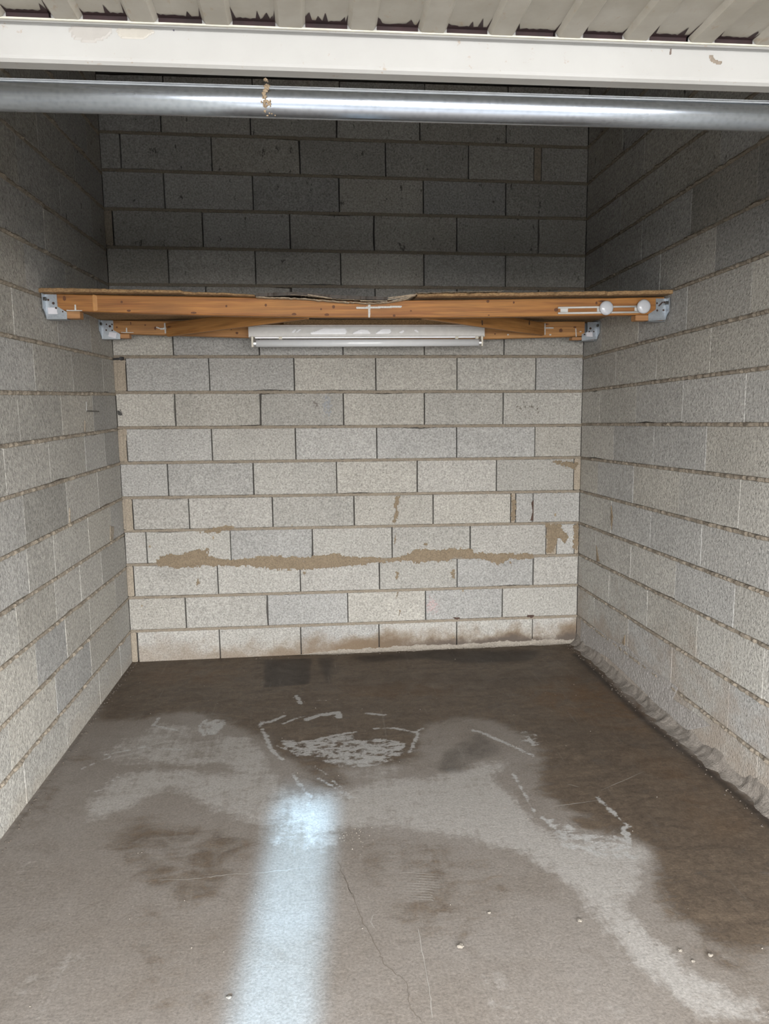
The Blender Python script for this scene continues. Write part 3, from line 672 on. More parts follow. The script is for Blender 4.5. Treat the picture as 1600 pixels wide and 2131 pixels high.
fillet('trim_3', FB, [-.12 + i * .010 for i in range(182)], lambda u: (.020 + .016 * min(1, max(0, (u + .12) / 1.2)) + RT.uniform(-.004, .004)) * min(1, (u + .14) * 4), lambda u: (.026 + RT.uniform(-.005, .005)) * min(1, (u + .14) * 4), mortar_mat('cement_strip', (0.178, 0.155, 0.126), (0.266, 0.237, 0.200)), RT)

# grit swept against the walls and scattered over the slab
def grit(name, pts, mat, rnd, s0, s1):
    bm = bmesh.new()
    for x, y in pts:
        s = rnd.uniform(s0, s1); v = [bm.verts.new((x + rnd.uniform(-1, 1) * s, y + rnd.uniform(-1, 1) * s, z)) for z in (0, 0, 0)]
        a = rnd.uniform(0, 6.28); base = [bm.verts.new((x + s * math.cos(a + k * 1.57) * rnd.uniform(.7, 1.2), y + s * math.sin(a + k * 1.57) * rnd.uniform(.7, 1.2), -.0005)) for k in range(4)]
        top = [bm.verts.new((p.co.x * .6 + x * .4, p.co.y * .6 + y * .4, s * rnd.uniform(.6, 1.1))) for p in base]
        bm.faces.new(top)
        for k in range(4): bm.faces.new((base[k], base[(k + 1) % 4], top[(k + 1) % 4], top[k]))
        for q in v: bm.verts.remove(q)
    return from_bm(name, bm, mat, floor)
pts = []
for _ in range(150):
    u = RF.uniform(0, 2.2); pts.append((XL + .006 + abs(RF.gauss(0, .018)), D - u))
for _ in range(120):
    u = RF.uniform(0, 2.3); pts.append((XR - .062 - abs(RF.gauss(0, .018)), D - u))
for _ in range(60): pts.append((RF.uniform(XL, XR), D - abs(RF.gauss(0, .03)) - .01))
g = grit('grit', pts, M_GRIT, RF, .0018, .005); g['kind'] = 'stuff'
pts = [(RF.uniform(-1.1, 1.5), RF.uniform(1.5, 4.3)) for _ in range(130)] + [on_floor(735 + RF.gauss(0, 25), 1740 + RF.gauss(0, 12)) for _ in range(40)]
g = grit('grit', pts, M_CRUMB, RF, .0012, .0030); g['kind'] = 'stuff'
crumbs = [((958, 1972), .011, 'pale mortar crumb lying alone right of the floor crack'), ((1206, 1918), .009, 'pale mortar crumb on the edge of the pale streak, by the middle of the floor'), ((1478, 1990), .008, 'small dark topped crumb on the dark floor near the right edge'),
          ((1415, 1980), .007, 'small grey crumb left of the dark topped crumb on the right floor'), ((1442, 2002), .006, 'tiny grey crumb just below two others on the right floor'), ((476, 2078), .008, 'pale crumb at the left edge of the light shaft'), ((1018, 1901), .006, 'small pale crumb in the middle of the grey floor')]
for (p, s, lab) in crumbs:
    x, y = on_floor(*p); bm = bmesh.new()
    bmesh.ops.create_icosphere(bm, subdivisions=2, radius=s * .75)
    for v in bm.verts: v.co *= RF.uniform(.72, 1.2); v.co.z *= .62; v.co.x *= 1.25
    o = from_bm('mortar_crumb', bm, M_CRUMB, loc=(x, y, s * .5)); tag(o, lab, 'crumb', 'mortar crumbs on the floor')

# ------------------------------------------------------------------ shelf: beams, braces, hangers, panels
YF, YB, TH = 3.42, 4.27, .050                        # front faces of the two beams, beam thickness
def profile_beam(name, stations, y0, th, mat):
    """a sawn plank following (x, z_bottom, z_top) stations: it sags a little in the middle"""
    o = empty(name, (0, 0, 0)) if False else None
    bm = bmesh.new(); rings = []
    x0 = stations[0][0]; zc = sum(s[1] + s[2] for s in stations) / 2 / len(stations)
    b = .003
    for x, zb, zt in stations:
        q = [(y0 + b, zb), (y0 + th - b, zb), (y0 + th, zb + b), (y0 + th, zt - b), (y0 + th - b, zt), (y0 + b, zt), (y0, zt - b), (y0, zb + b)]
        rings.append([bm.verts.new((x - x0, y - y0, z - zc)) for y, z in q])
    for a, c in zip(rings[:-1], rings[1:]):
        for i in range(8): bm.faces.new((a[i], a[(i + 1) % 8], c[(i + 1) % 8], c[i]))
    bm.faces.new(rings[0]); bm.faces.new(rings[-1][::-1])
    return from_bm(name, bm, mat, loc=(x0, y0, zc))
def st(y, lst):
    out = []
    for px, pb, pt in lst:
        b = on_y(px, pb, y); t = on_y(px, pt, y); out.append((b[0], b[2], t[2]))
    return out
sF = st(YF, [(100, 645.5, 611.5), (168, 647.5, 613), (300, 652.5, 615.5), (440, 656, 617.5), (560, 658.5, 620), (700, 660, 623.5), (800, 660.5, 625), (960, 660, 624), (1100, 658, 622), (1260, 656, 620.5), (1388, 654, 618)])
sF[0] = (XL + .012, sF[0][1], sF[0][2]); sF[-1] = (XR - .012, sF[-1][1], sF[-1][2])
beam_f = tag(profile_beam('shelf_beam', sF, YF, TH, M_WOOD), 'front orange pine beam of the wall-to-wall shelf, carrying the round white discs', 'beam', 'shelf beams')
sB = st(YB, [(218, 691, 666), (277, 695.5, 667), (400, 699, 668), (515, 702.5, 669), (760, 705, 671), (1007, 705.5, 671), (1185, 700.5, 669), (1216, 699.5, 669)])
sB[0] = (XL + .012, sB[0][1], sB[0][2])
beam_b = tag(profile_beam('shelf_beam', sB, YB, TH, M_WOOD2), 'rear pine beam of the shelf close to the back wall, behind the fluorescent lamp', 'beam', 'shelf beams')

def mark(parent, y, pts, name='paint_mark', mat=None, h=.0006, rough=.15, lv_=2):
    fr = Frame((0, y, 0), (1, 0, 0), (0, -1, 0))
    q = [(p[0], p[2]) for p in (on_y(px, py, y) for px, py in pts)]
    return patch(name, fr, q, mat or M_CHALK, parent, h=h, rnd=R, rough=rough, levels=lv_)
for pts in ([(138, 645), (171, 645.6), (171, 647.4), (138, 647)], [(155, 634), (158, 634), (159, 646), (155, 646)], [(740, 639), (770, 638), (836, 636), (836, 640), (775, 642), (742, 643)], [(766, 632), (771, 632), (770, 661), (766, 661)], [(192, 613.5), (201, 614), (204, 648), (193, 648)]):
    o = mark(beam_f, YF, pts, mat=M_CHALK if pts[0][0] != 192 else flat('pale_wood', (.36, .175, .055), .6))
for pts in ([(324, 679), (334, 683), (356, 680), (357, 683), (336, 686.5), (325, 682)], [(341, 672), (344, 672), (346, 694), (343, 694)], [(252, 691), (278, 691.5), (278, 692.8), (252, 692.5)], [(262, 682), (264.5, 682), (265, 692), (262, 692)],
            [(1126, 680), (1136, 681), (1152, 681), (1152, 684), (1134, 684), (1126, 682)], [(1133, 673), (1135, 673), (1135, 697), (1133, 697)], [(1197, 683), (1199, 683), (1200, 701), (1198, 701)], [(1055, 695), (1059, 695), (1059, 698), (1055, 698)], [(1143, 695), (1147, 695), (1147, 698), (1143, 698)], [(1206, 689), (1210, 689), (1210, 691.5), (1206, 691.5)]):
    mark(beam_b, YB, pts)
def knot(parent, y, px, py, rx, ry):
    x, _, z = on_y(px, py, y); s = y / FPX
    fr = Frame((0, y, 0), (1, 0, 0), (0, -1, 0))
    q = [(x + rx * s * math.cos(a), z + ry * s * math.sin(a)) for a in [i * math.pi / 5 for i in range(10)]]
    return patch('knot', fr, q, M_KNOT, parent, h=.0004, rnd=R, rough=.12, levels=1)
M_KNOT = flat('pine_knot', (.10, .036, .012), .7, var=.4, s=300)
for px, py, rx, ry in ((134, 621, 3.2, 5), (253, 628.5, 2.4, 2.4), (268, 646.5, 4, 2.2), (403, 651, 6, 2), (471, 637, 2, 2.5), (553, 635, 2.4, 3), (612, 654, 5, 2.5), (668, 643.5, 2, 2), (694, 638.5, 3, 3.5), (680, 655, 5, 2.5), (820, 657, 3, 2.6), (855, 647, 2, 1.6), (1015, 627, 3.5, 3), (1069, 629.5, 2, 2.5), (1157, 645, 4.5, 4), (1241, 630.5, 2.5, 3), (1017, 656, 2, 1.4)):
    knot(beam_f, YF, px, py, rx, ry)
for px, py, rx, ry in ((243, 681, 2, 1.6), (302, 676.5, 1.8, 1.5), (323, 683, 2.6, 3.6), (493, 693, 3, 2.2), (481, 684, 1.5, 3), (435, 687, 1.6, 1.4), (1030, 695, 2, 1.4), (1167, 688, 4, 4), (1196, 681, 3.5, 1.6), (272, 673, 1, 3.4)):
    knot(beam_b, YB, px, py, rx, ry)

# diagonal braces between the beams, standing on edge
def brace(p0, p1, label, end_marks=()):
    (x0, y0), (x1, y1) = p0, p1
    L = math.hypot(x1 - x0, y1 - y0); a = math.atan2(y1 - y0, x1 - x0)
    bm = bmesh.new(); bm_box(bm, 0, L, -.012, .012, -.036, .036, .002)
    o = from_bm('shelf_brace', bm, M_WOOD2, loc=(x0, y0, 2.004)); o.rotation_euler = (0, 0, a)
    return tag(o, label, 'brace', 'diagonal shelf braces')
xa = on_y(346, 680, YB)[0]; xb = on_y(640, 662, YF + TH)[0]
brl = brace((xa + .012, YB - .018), (xb, YF + TH + .014), 'left diagonal pine brace under the shelf, running from rear beam to front beam')
xa = on_y(1131, 680, YB)[0]; xb = on_y(880, 662, YF + TH)[0]
brr = brace((xb, YF + TH + .014), (xa - .012, YB - .018), 'right diagonal pine brace under the shelf, with two dark bolt slots')
for px, py in ((1003.5, 671.5), (1101.5, 672)):
    # slots on the right brace's face: found where the sight line meets the brace
    x0, y0 = xb, YF + TH + .014; x1, y1 = xa - .012, YB - .018
    v = ray(px, py); nx_, ny_ = -(y1 - y0), (x1 - x0); ln = math.hypot(nx_, ny_); nx_, ny_ = nx_ / ln, ny_ / ln
    if ny_ > 0: nx_, ny_ = -nx_, -ny_
    k = (nx_ * x0 + ny_ * y0 + .012) / (nx_ * v[0] + ny_ * v[1]); p = Vector((v[0] * k, v[1] * k, HCAM + v[2] * k))
    fr = Frame((p.x, p.y, 0), ((x1 - x0), (y1 - y0), 0), (nx_, ny_, 0))
    o = patch('bolt_slot', fr, [(-.006, p.z - .012), (.006, p.z - .012), (.006, p.z + .012), (-.006, p.z + .012)], M_HOLE, brr, h=.0008, levels=1)
    o.matrix_parent_inverse = Matrix.Identity(4); o.matrix_parent_inverse = (Matrix.Translation(brr.location) @ brr.rotation_euler.to_matrix().to_4x4()).inverted()

# wooden packing blocks under the beam ends and the galvanised hangers round them
def packer(y, px0, px1, py0, py1, label, wall):
    a = on_y(px0, py1, y); b = on_y(px1, py0, y)
    x0, x1 = min(a[0], b[0]), max(a[0], b[0])
    if wall == 'L': x0 = XL + .014
    else: x1 = XR - .014
    bm = bmesh.new(); bm_box(bm, 0, x1 - x0, 0, TH, 0, b[2] - a[2], .002)
    o = from_bm('packing_block', bm, M_WOODEND, loc=(x0, y, a[2]))
    return tag(o, label, 'wood block', 'packing blocks under the shelf beam ends')
packer(YF, 95, 166, 647.5, 662.6, 'short wood block in the front left hanger under the front beam', 'L')
packer(YF, 1322, 1386, 655.5, 667, 'short wood block in the front right hanger under the front beam', 'R')
packer(YB, 216, 269, 694.5, 704, 'short wood block in the rear left hanger under the rear beam', 'L')
packer(YB, 1190, 1240, 701.3, 707.3, 'dirty wood block in the rear right hanger under the rear beam', 'R')

def hanger(y, poly, wallside, fl_w, label, holes, sticker=None, slash=False):
    """joist hanger: a cheek plate on each side of the beam, a bottom plate, flanges turned out on the wall"""
    q = [(p[0], p[2]) for p in (on_y(px, py, y) for px, py in poly)]
    zmin = min(z for _, z in q); zmax = max(z for _, z in q)
    xw = XL + .0035 if wallside == 'L' else XR - .0035
    # the cheek reaches the wall
    q = [((xw, z) if abs(x - xw) < .05 else (x, z)) for x, z in q]
    root = empty('joist_hanger', (xw, y, zmin)); tag(root, label, 'hanger', 'galvanised joist hangers')
    t = .002
    def plate(yy, name):
        bm = bmesh.new()
        f = [bm.verts.new((x, yy, z)) for x, z in q]; b = [bm.verts.new((x, yy + t, z)) for x, z in q]
        bm.faces.new(f); bm.faces.new(b[::-1])
        for i in range(len(q)): bm.faces.new((f[i], b[i], b[(i + 1) % len(q)], f[(i + 1) % len(q)]))
        return child(name, bm, M_HANGER, root)
    plate(y - t - .0008, 'cheek_plate'); plate(y + TH + .0008, 'cheek_plate')
    xs = [x for x, z in q if z < zmin + .012]
    bm = bmesh.new(); bm_box(bm, min(xs), max(xs), y - t, y + TH + t, zmin - t, zmin); child('bottom_plate', bm, M_HANGER, root)
    s = 1 if wallside == 'L' else -1
    for y0, y1 in ((y - fl_w, y - .002), (y + TH + .002, y + TH + fl_w)):
        bm = bmesh.new(); x0, x1 = sorted((xw - s * .0025, xw + s * .0015))
        zz = zmin + .25 * (zmax - zmin)
        vs_ = [(y0, zmax), (y1, zmax), (y1, zmin + .006), (y0 if y0 > y else y1 - (y1 - y0) * .45, zz - .002), (y0 if y0 < y else y1, zz + .012)]
        if y0 > y: vs_ = [(y0, zmax), (y1, zmax), (y1, zz), (y0, zmin + .006)]
        a = [bm.verts.new((x0, yy, z)) for yy, z in vs_]; b = [bm.verts.new((x1, yy, z)) for yy, z in vs_]
        bm.faces.new(a); bm.faces.new(b[::-1])
        for i in range(len(a)): bm.faces.new((a[i], b[i], b[(i + 1) % len(a)], a[(i + 1) % len(a)]))
        fo = child('wall_flange', bm, M_HANGER, root)
        bm = bmesh.new(); bm_cyl(bm, (xw + s * .0015, (y0 + y1) / 2, zmax - .022), (s, 0, 0), .0085, .008, 6); child('bolt', bm, M_BOLT, root)
    for px, py, r in holes:
        x, _, z = on_y(px, py, y - .003); bm = bmesh.new(); bm_cyl(bm, (x, y - .0026, z), (0, -1, 0), r * y / FPX, .0007, 12)
        child('nail_hole', bm, M_HOLE, root)
    if slash:
        mk = mark(root, y - .0028, [(1368, 637), (1372, 638), (1381, 629), (1378, 627.5)], 'rust_streak', M_HOLE)
    if sticker:
        p = [on_y(px, py, y - .0032) for px, py in sticker]
        bm = bmesh.new(); f = [bm.verts.new(a) for a in p]; b = [bm.verts.new((a[0], a[1] + .0004, a[2])) for a in p]
        bm.faces.new(f); bm.faces.new(b[::-1])
        for i in range(4): bm.faces.new((f[i], b[i], b[(i + 1) % 4], f[(i + 1) % 4]))
        so = child('price_label', bm, M_LABEL, root); so['label'] = 'small white printed sticker'
        # printed blocks: a barcode and a text line, laid out on the sticker's own axes
        o0, ux, uy = Vector(p[0]), Vector(p[1]) - Vector(p[0]), Vector(p[3]) - Vector(p[0])
        bm = bmesh.new()
        def pr_(a0, a1, b0, b1):
            qv = [bm.verts.new(o0 + ux * a + uy * b + Vector((0, -.0004, 0))) for a, b in ((a0, b0), (a1, b0), (a1, b1), (a0, b1))]; bm.faces.new(qv)
        a = .22
        rp = random.Random(2)
        while a < .78:
            w = rp.choice((.02, .035, .05)); pr_(a, a + w, .66, .90); a += w + rp.choice((.02, .03))
        pr_(.06, .24, .10, .40); pr_(.34, .86, .46, .53)
        child('print', bm, M_PRINT, so).matrix_parent_inverse = Matrix.Translation(-Vector(root.location))
    return root
hanger(YF, [(90, 612.5), (118, 613), (120, 638), (139.5, 650), (140, 663.5), (101, 663.5), (100, 650), (90, 648)], 'L', .035, 'front left galvanised hanger holding the front beam, white barcode sticker on it', [(100.5, 624, 2), (111, 631, 2.6), (116.5, 641, 2), (130.5, 648.5, 1.5)], [(99, 640, ), (117, 640), (120, 653.5), (100.5, 653.5)])
hanger(YF, [(1364, 621.5), (1390, 621.5), (1390, 652), (1383, 654), (1383, 666), (1348.5, 668), (1348.5, 654), (1364, 644)], 'R', .035, 'front right galvanised hanger with a rust streak, beside the round white disc', [(1367, 631, 2), (1367.5, 646, 2.2), (1380.5, 645.5, 2.2), (1382, 629, 2)], None, True)
hanger(YB, [(214, 666.5), (235.5, 667), (236, 687), (250.5, 695), (250.5, 705), (219, 705), (219, 693), (214, 690)], 'L', .04, 'rear left galvanised hanger on the back beam, tilted white sticker', [(228.5, 679, 2.4), (221, 687, 1.6), (233, 675, 1.6), (233.5, 687.5, 1.6), (221.5, 675, 1.5)], [(227.5, 690.5), (243, 693), (240.5, 704), (225, 700)])
hanger(YB, [(1222, 670.5), (1244, 670.5), (1244, 694), (1238, 696), (1238, 706.5), (1210, 708.5), (1210, 696), (1222, 690)], 'R', .04, 'rear right galvanised hanger at the dark end of the back beam, torn sticker', [(1228.5, 683.5, 2.4), (1216, 696, 1.8), (1226, 690, 1.5), (1235.5, 690, 1.5)], [(1220, 692), (1233, 691), (1233, 701), (1220, 700)])

# chipboard panels laid on the beams
YE = 3.372                                            # front edge of the boards
def board(top, thick, label, y1=4.45, seed=1, edge=None):
    rnd = random.Random(seed); bm = bmesh.new(); cols = []
    xs = [on_y(px, py, YE) for px, py in top]
    N = 60; X0, X1 = xs[0][0], xs[-1][0]
    tx = [p[0] for p in xs]; tz = [p[2] for p in xs]
    for i in range(N + 1):
        x = X0 + (X1 - X0) * i / N
        z = float(np.interp(x, tx, tz)); th = float(np.interp((x - X0) / (X1 - X0), [0, 1], thick))
        ye = YE + rnd.uniform(0, .004) + (rnd.uniform(.0, .012) if rnd.random() < .12 else 0)
        zt = z + rnd.uniform(-.0012, .0012)
        ring = [(ye + .002, zt), (ye, zt - .002), (ye + rnd.uniform(0, .003), zt - th + .002), (ye + .003, zt - th)]
        zb = 2.077 + (zt - 2.077) * .45
        ring += [(3.9, zb - th), (y1, 2.0785 - th), (y1, 2.0785), (3.9, zb)]
        cols.append([bm.verts.new((x, a, b)) for a, b in ring])
    for a, b in zip(cols[:-1], cols[1:]):
        for j in range(8): bm.faces.new((a[j], a[(j + 1) % 8], b[(j + 1) % 8], b[j]))
    bm.faces.new(cols[0][::-1]); bm.faces.new(cols[-1])
    o = from_bm('chipboard', bm, M_CHIP)
    return tag(o, label, 'shelf board', 'chipboard panels on the shelf')
pl = [(79, 599), (145, 599), (235, 601), (378, 604), (382, 606), (475, 609.5), (530, 613)]
board(pl, (.018, .006), 'left chipboard panel on the shelf, its front edge sagging towards the middle', seed=4)
prr = [(868, 611.5), (960, 609.5), (1140, 607.5), (1146, 606.8), (1260, 605.5), (1408, 602.5)]
board(prr, (.012, .018), 'right chipboard panel on the shelf, straight front edge reaching the right wall', seed=6)
def sheet(name, top, thick, y0, y1, mat, seed, parent=None, fray=.0):
    rnd = random.Random(seed); bm = bmesh.new(); cols = []
    xs = [on_y(px, py, y0) for px, py in top]; tx = [p[0] for p in xs]; tz = [p[2] for p in xs]
    N = 70
    for i in range(N + 1):
        x = tx[0] + (tx[-1] - tx[0]) * i / N; z = float(np.interp(x, tx, tz)) + rnd.uniform(-fray, fray)
        yy = y0 + rnd.uniform(0, .012 if fray else .004); th = thick * rnd.uniform(.6, 1.1) if fray else thick
        ring = [(yy, z), (yy, z - th), (y0 + .18, z - th + .012), (y1, 2.082), (y1, 2.082 + thick), (y0 + .18, z + .012)]
        cols.append([bm.verts.new((x, a, b)) for a, b in ring])
    for a, b in zip(cols[:-1], cols[1:]):
        for j in range(6): bm.faces.new((a[j], a[(j + 1) % 6], b[(j + 1) % 6], b[j]))
    bm.faces.new(cols[0][::-1]); bm.faces.new(cols[-1])
    return from_bm(name, bm, mat, parent)
sh = sheet('warped_board', [(532, 610), (614, 607.5), (660, 610.5), (683, 613), (734, 615.5), (806, 617.5)], .0145, 3.345, 4.44, M_DARKBOARD, 8)
tag(sh, 'dark warped hardboard sheet peeling off in the middle of the shelf, frayed edge', 'board')
sheet('frayed_layer', [(532, 616.8), (618, 619.5), (683, 624.5), (763, 629.5), (806, 628), (842, 622), (866, 612)], .0055, 3.352, 3.80, M_PLY, 9, sh, .0012)
sheet('frayed_layer', [(600, 612), (660, 617), (700, 621.5), (806, 626)], .002, 3.340, 3.80, M_PLY, 10, sh, .001)
sheet('veneer_strip', [(866, 609), (940, 606.8), (1040, 605.8), (1046, 604)], .0022, 3.362, 3.78, M_PLY, 12, sh, .0008)
for k, (a, b) in enumerate((((806, 624), (868, 612)), ((808, 620), (860, 613)), ((815, 627), (862, 614.5)), ((750, 626), (806, 626.5)), ((640, 613), (690, 621)))):
    p, q = Vector(on_y(*a, 3.342)), Vector(on_y(*b, 3.338)); bm = bmesh.new()
    bm_box(bm, 0, (q - p).length, -.002, .002, -.0018, .0018)
    o = from_bm('splinter', bm, M_PLY, sh, loc=p); o.rotation_euler = (q - p).to_track_quat('X', 'Z').to_euler()

# ------------------------------------------------------------------ fluorescent batten under the shelf, on the rear beam
yl = YB - .075                                        # front face of the housing
c0 = on_y(518, 680, yl); c1 = on_y(1007, 680, yl)
zt = on_y(760, 678.5, yl)[2]; zb = on_y(760, 700.5, yl)[2]; ztube = on_y(760, 714.0, yl)[2]
lamp = empty('fluorescent_lamp', (c0[0], YB, zb)); tag(lamp, 'unlit white fluorescent batten lamp with scraped paint, below the middle of the shelf', 'lamp')
bm = bmesh.new(); rings = []
for x in (c0[0], c1[0]):
    rings.append([bm.verts.new((x, a, b)) for a, b in ((yl, zb + .004), (yl + .004, zb), (YB - .001, zb), (YB - .001, zt + .003), (yl + .014, zt + .003), (yl + .004, zt), (yl, zt - .004))])
for i in range(7): bm.faces.new((rings[0][i], rings[0][(i + 1) % 7], rings[1][(i + 1) % 7], rings[1][i]))
bm.faces.new(rings[0]); bm.faces.new(rings[1][::-1])
hs = child('housing', bm, M_WHITE, lamp)
bm = bmesh.new(); bm_box(bm, c0[0] - .002, c1[0] + .002, yl + .002, YB - .004, zt - .001, zt + .007, .001); child('top_cover', bm, flat('dusty_white', (.52, .47, .44), .6), lamp)
for x0, x1 in ((c0[0] - .004, c0[0]), (c1[0], c1[0] + .004)):
    bm = bmesh.new(); bm_box(bm, x0, x1, yl - .001, YB - .001, zb - .001, zt + .002); child('end_cap', bm, M_WHITE, lamp)
bm = bmesh.new(); bm_box(bm, c0[0] + .03, c1[0] - .03, yl + .012, yl + .034, zb - .007, zb); child('reflector_channel', bm, M_BRIGHT, lamp)
tx0, tx1 = on_y(528, 712, yl)[0], on_y(1000, 712, yl)[0]
rt_ = .0205; yt = yl - .004
bm = bmesh.new(); bm_cyl(bm, (tx0 + .012, yt, ztube), (1, 0, 0), rt_, tx1 - tx0 - .024, 28); tb = child('tube', bm, M_TUBE, lamp, True)
for a in (tx0, tx1 - .014):
    bm = bmesh.new(); bm_cyl(bm, (a, yt, ztube), (1, 0, 0), rt_ + .0004, .014, 24); child('tube_cap', bm, M_CAP, lamp)
for a in (tx0 - .012, tx1):
    bm = bmesh.new(); bm_box(bm, a, a + .011, yl - .016, yl + .030, ztube - .020, zb + .001, .002); child('tube_holder', bm, M_HOLDER, lamp)
for px in (580, 948, 990):
    x = on_y(px, 705, yl)[0]; bm = bmesh.new(); bm_box(bm, x, x + .018, yl + .008, yl + .028, zb - .013, zb, .001); child('clip', bm, M_HOLDER, lamp)
ps0, ps1 = on_y(590, 670, 4.21)[0], on_y(1003, 670, 4.21)[0]
bm = bmesh.new(); bm_box(bm, 0, ps1 - ps0, 0, .056, 0, 2.057 - (zt + .009), .001)
tag(from_bm('packing_strip', bm, M_CHIP, loc=(ps0, 4.212, zt + .009)), 'pale chipboard strip squeezed between the lamp housing and the shelf', 'strip')
for pts in ([(605, 692), (612, 686), (618, 685), (612, 693)], [(614, 692), (622, 685.5), (628, 685), (620, 692)], [(643, 693), (660, 688), (672, 683.5), (720, 683), (721, 695), (700, 696), (672, 696), (650, 696)], [(728, 695), (745, 687), (754, 685), (765, 687), (774, 695)], [(780, 694), (792, 686), (800, 684), (811, 685), (816, 691), (808, 695)], [(829, 692), (838, 687), (842, 689), (836, 694)], [(860, 687), (866, 686), (872, 691), (868, 692)]):
    mark(lamp, yl, pts, 'scraped_paint', M_BRIGHT, h=.0005, rough=.25)

# ------------------------------------------------------------------ white double rail with two round discs on the front beam
a = on_y(1161, 646, YF); b = on_y(1352, 644, YF)
rail = empty('wire_rail', (a[0], YF, a[2])); tag(rail, 'white double wire rail on the front beam with two round white discs', 'rail')
def bar(p0, p1, r):
    p, q = Vector(on_y(*p0, YF - .008)), Vector(on_y(*p1, YF - .008)); bm = bmesh.new(); bm_cyl(bm, p, q - p, r, (q - p).length, 12); return child('bar', bm, M_RAIL, rail, True)
bar((1161, 640.5), (1330, 637.5), .0046); bar((1161, 651.8), (1338, 649.5), .0046)
def bracket(px, py):
    x, _, z = on_y(px, py, YF - .004); bm = bmesh.new(); bm_box(bm, x - .018, x + .018, YF - .0045, YF - .0001, z - .010, z + .010, .001); o = child('bracket', bm, M_RAIL, rail)
    for dx, r in ((-.012, .0025), (0, .006), (.012, .0025)):
        bm = bmesh.new(); bm_cyl(bm, (x + dx, YF - .0044, z), (0, -1, 0), r, .0006, 14); h = child('screw_hole', bm, M_HOLE, o)
        h.matrix_parent_inverse = Matrix.Translation(-Vector(rail.location))
bracket(1174, 645.6); bracket(1250, 645); bracket(1328, 643)
def disc(px, py, r):
    x, _, z = on_y(px, py, YF - .02); R_ = r * YF / FPX; bm = bmesh.new()
    prof = [(R_ * .55, -.006), (R_ * .6, -.010), (R_ * .96, -.014), (R_, -.019), (R_ * .95, -.026), (R_ * .75, -.031), (R_ * .4, -.0335)]
    rings = [[bm.verts.new((x + rr * math.cos(2 * math.pi * i / 32), YF + yy, z + rr * math.sin(2 * math.pi * i / 32))) for i in range(32)] for rr, yy in prof]
    for p, q in zip(rings[:-1], rings[1:]):
        for i in range(32): bm.faces.new((p[i], p[(i + 1) % 32], q[(i + 1) % 32], q[i]))
    bm.faces.new(rings[0][::-1]); bm.faces.new(rings[-1])
    o = child('disc', bm, M_DISC, rail, True)
    bm = bmesh.new(); bm_box(bm, x - R_ * .8, x + R_ * .8, YF - .0075, YF - .0005, z - .012, z + .012); d2 = child('disc_foot', bm, flat('grey_foot', (.25, .23, .21), .6), o)
    d2.matrix_parent_inverse = Matrix.Translation(-Vector(rail.location))
disc(1261.7, 640.8, 14.6); disc(1339.5, 638, 14.6)

# ------------------------------------------------------------------ galvanised tube across the garage
yp = 1.12; zp = HCAM + .3962 * yp; rp_ = .0200
pipe = empty('cross_tube', (.27, yp, zp)); tag(pipe, 'round galvanised steel tube crossing the whole opening just below the raised door', 'tube')
xl_, xr_ = XL - TL * (D - yp) + .002, XR + .018 - .002
bm = bmesh.new(); bm_cyl(bm, (xl_, yp, zp + .0005), (1, 0, -.0012), rp_, xr_ - xl_, 64); child('tube', bm, M_PIPE, pipe, True)
for ang, w in ((math.radians(128), .0012), (math.radians(150), .0007)):
    bm = bmesh.new(); bm_box(bm, xl_ + .01, xr_ - .01, yp + (rp_ - .0002) * -math.sin(ang) - .0003, yp + (rp_ - .0002) * -math.sin(ang) + .0003, zp - (rp_) * math.cos(ang) - w, zp - rp_ * math.cos(ang) + w)
    child('weld_seam', bm, M_SEAM, pipe)
for x, s in ((xl_, 1), (xr_, -1)):
    bm = bmesh.new(); bm_cyl(bm, (x, yp, zp), (s, 0, 0), .045, .006, 24); child('wall_plate', bm, M_HANGER, pipe)
RC = random.Random(31); bm = bmesh.new(); v0 = Vector(on_y(552.5, 165, yp - .02)); v1 = Vector(on_y(552.5, 228, yp - .026))
for i in range(90):
    t = RC.random(); sp = .0014 + .0052 * max(0, t - .55) / .45
    c = v0.lerp(v1, t) + Vector((RC.gauss(0, sp) + .002 * math.sin(t * 9), RC.gauss(0, .0015), 0)); r = RC.uniform(.0009, .0022)
    tt = math.asin(max(-1, min(1, (c.z - zp) / rp_))) if abs(c.z - zp) < rp_ else 0
    if abs(c.z - zp) < rp_: c.y = yp - rp_ * math.cos(tt) - RC.uniform(0, .0015)
    mm = Matrix.Translation(c) @ Matrix.Diagonal((r, r, r * RC.uniform(1, 1.8), 1))
    bmesh.ops.create_icosphere(bm, subdivisions=1, radius=1, matrix=mm)
tag(from_bm('mud_clump', bm, M_DIRT), 'brown stringy clump of dried mud and cobweb stuck on the steel tube', 'clump')

# ------------------------------------------------------------------ raised up-and-over door
door = empty('garage_door', (.27, 1.2, 2.11)); tag(door, 'raised cream garage door seen from below, ribbed sheet with a white top rail', 'door')
DX0, DX1, DY0 = -1.13, 1.65, -.90
ya, za = 1.190, HCAM + .4845 * 1.190                 # lip where the ribs meet the rail
yv = 1.206                                            # front face of the rail
zr1 = HCAM + .4773 * yv; zr0 = HCAM + .4391 * yv
bm = bmesh.new(); rings = []
prof = [(ya, za - .0006), (ya + .004, za - .0022), (yv - .003, zr1 + .003), (yv, zr1), (yv - .0008, zr0 + .004), (yv + .0012, zr0), (yv + .006, zr0 - .0035), (yv + .030, zr0 - .0025), (yv + .034, zr0 + .004), (yv + .034, za + .02), (ya, za + .02)]
for x, dz in ((DX0, .001), (DX1, -.001)):
    rings.append([bm.verts.new((x, a, b + dz)) for a, b in prof])
for i in range(len(prof)): bm.faces.new((rings[0][i], rings[0][(i + 1) % len(prof)], rings[1][(i + 1) % len(prof)], rings[1][i]))
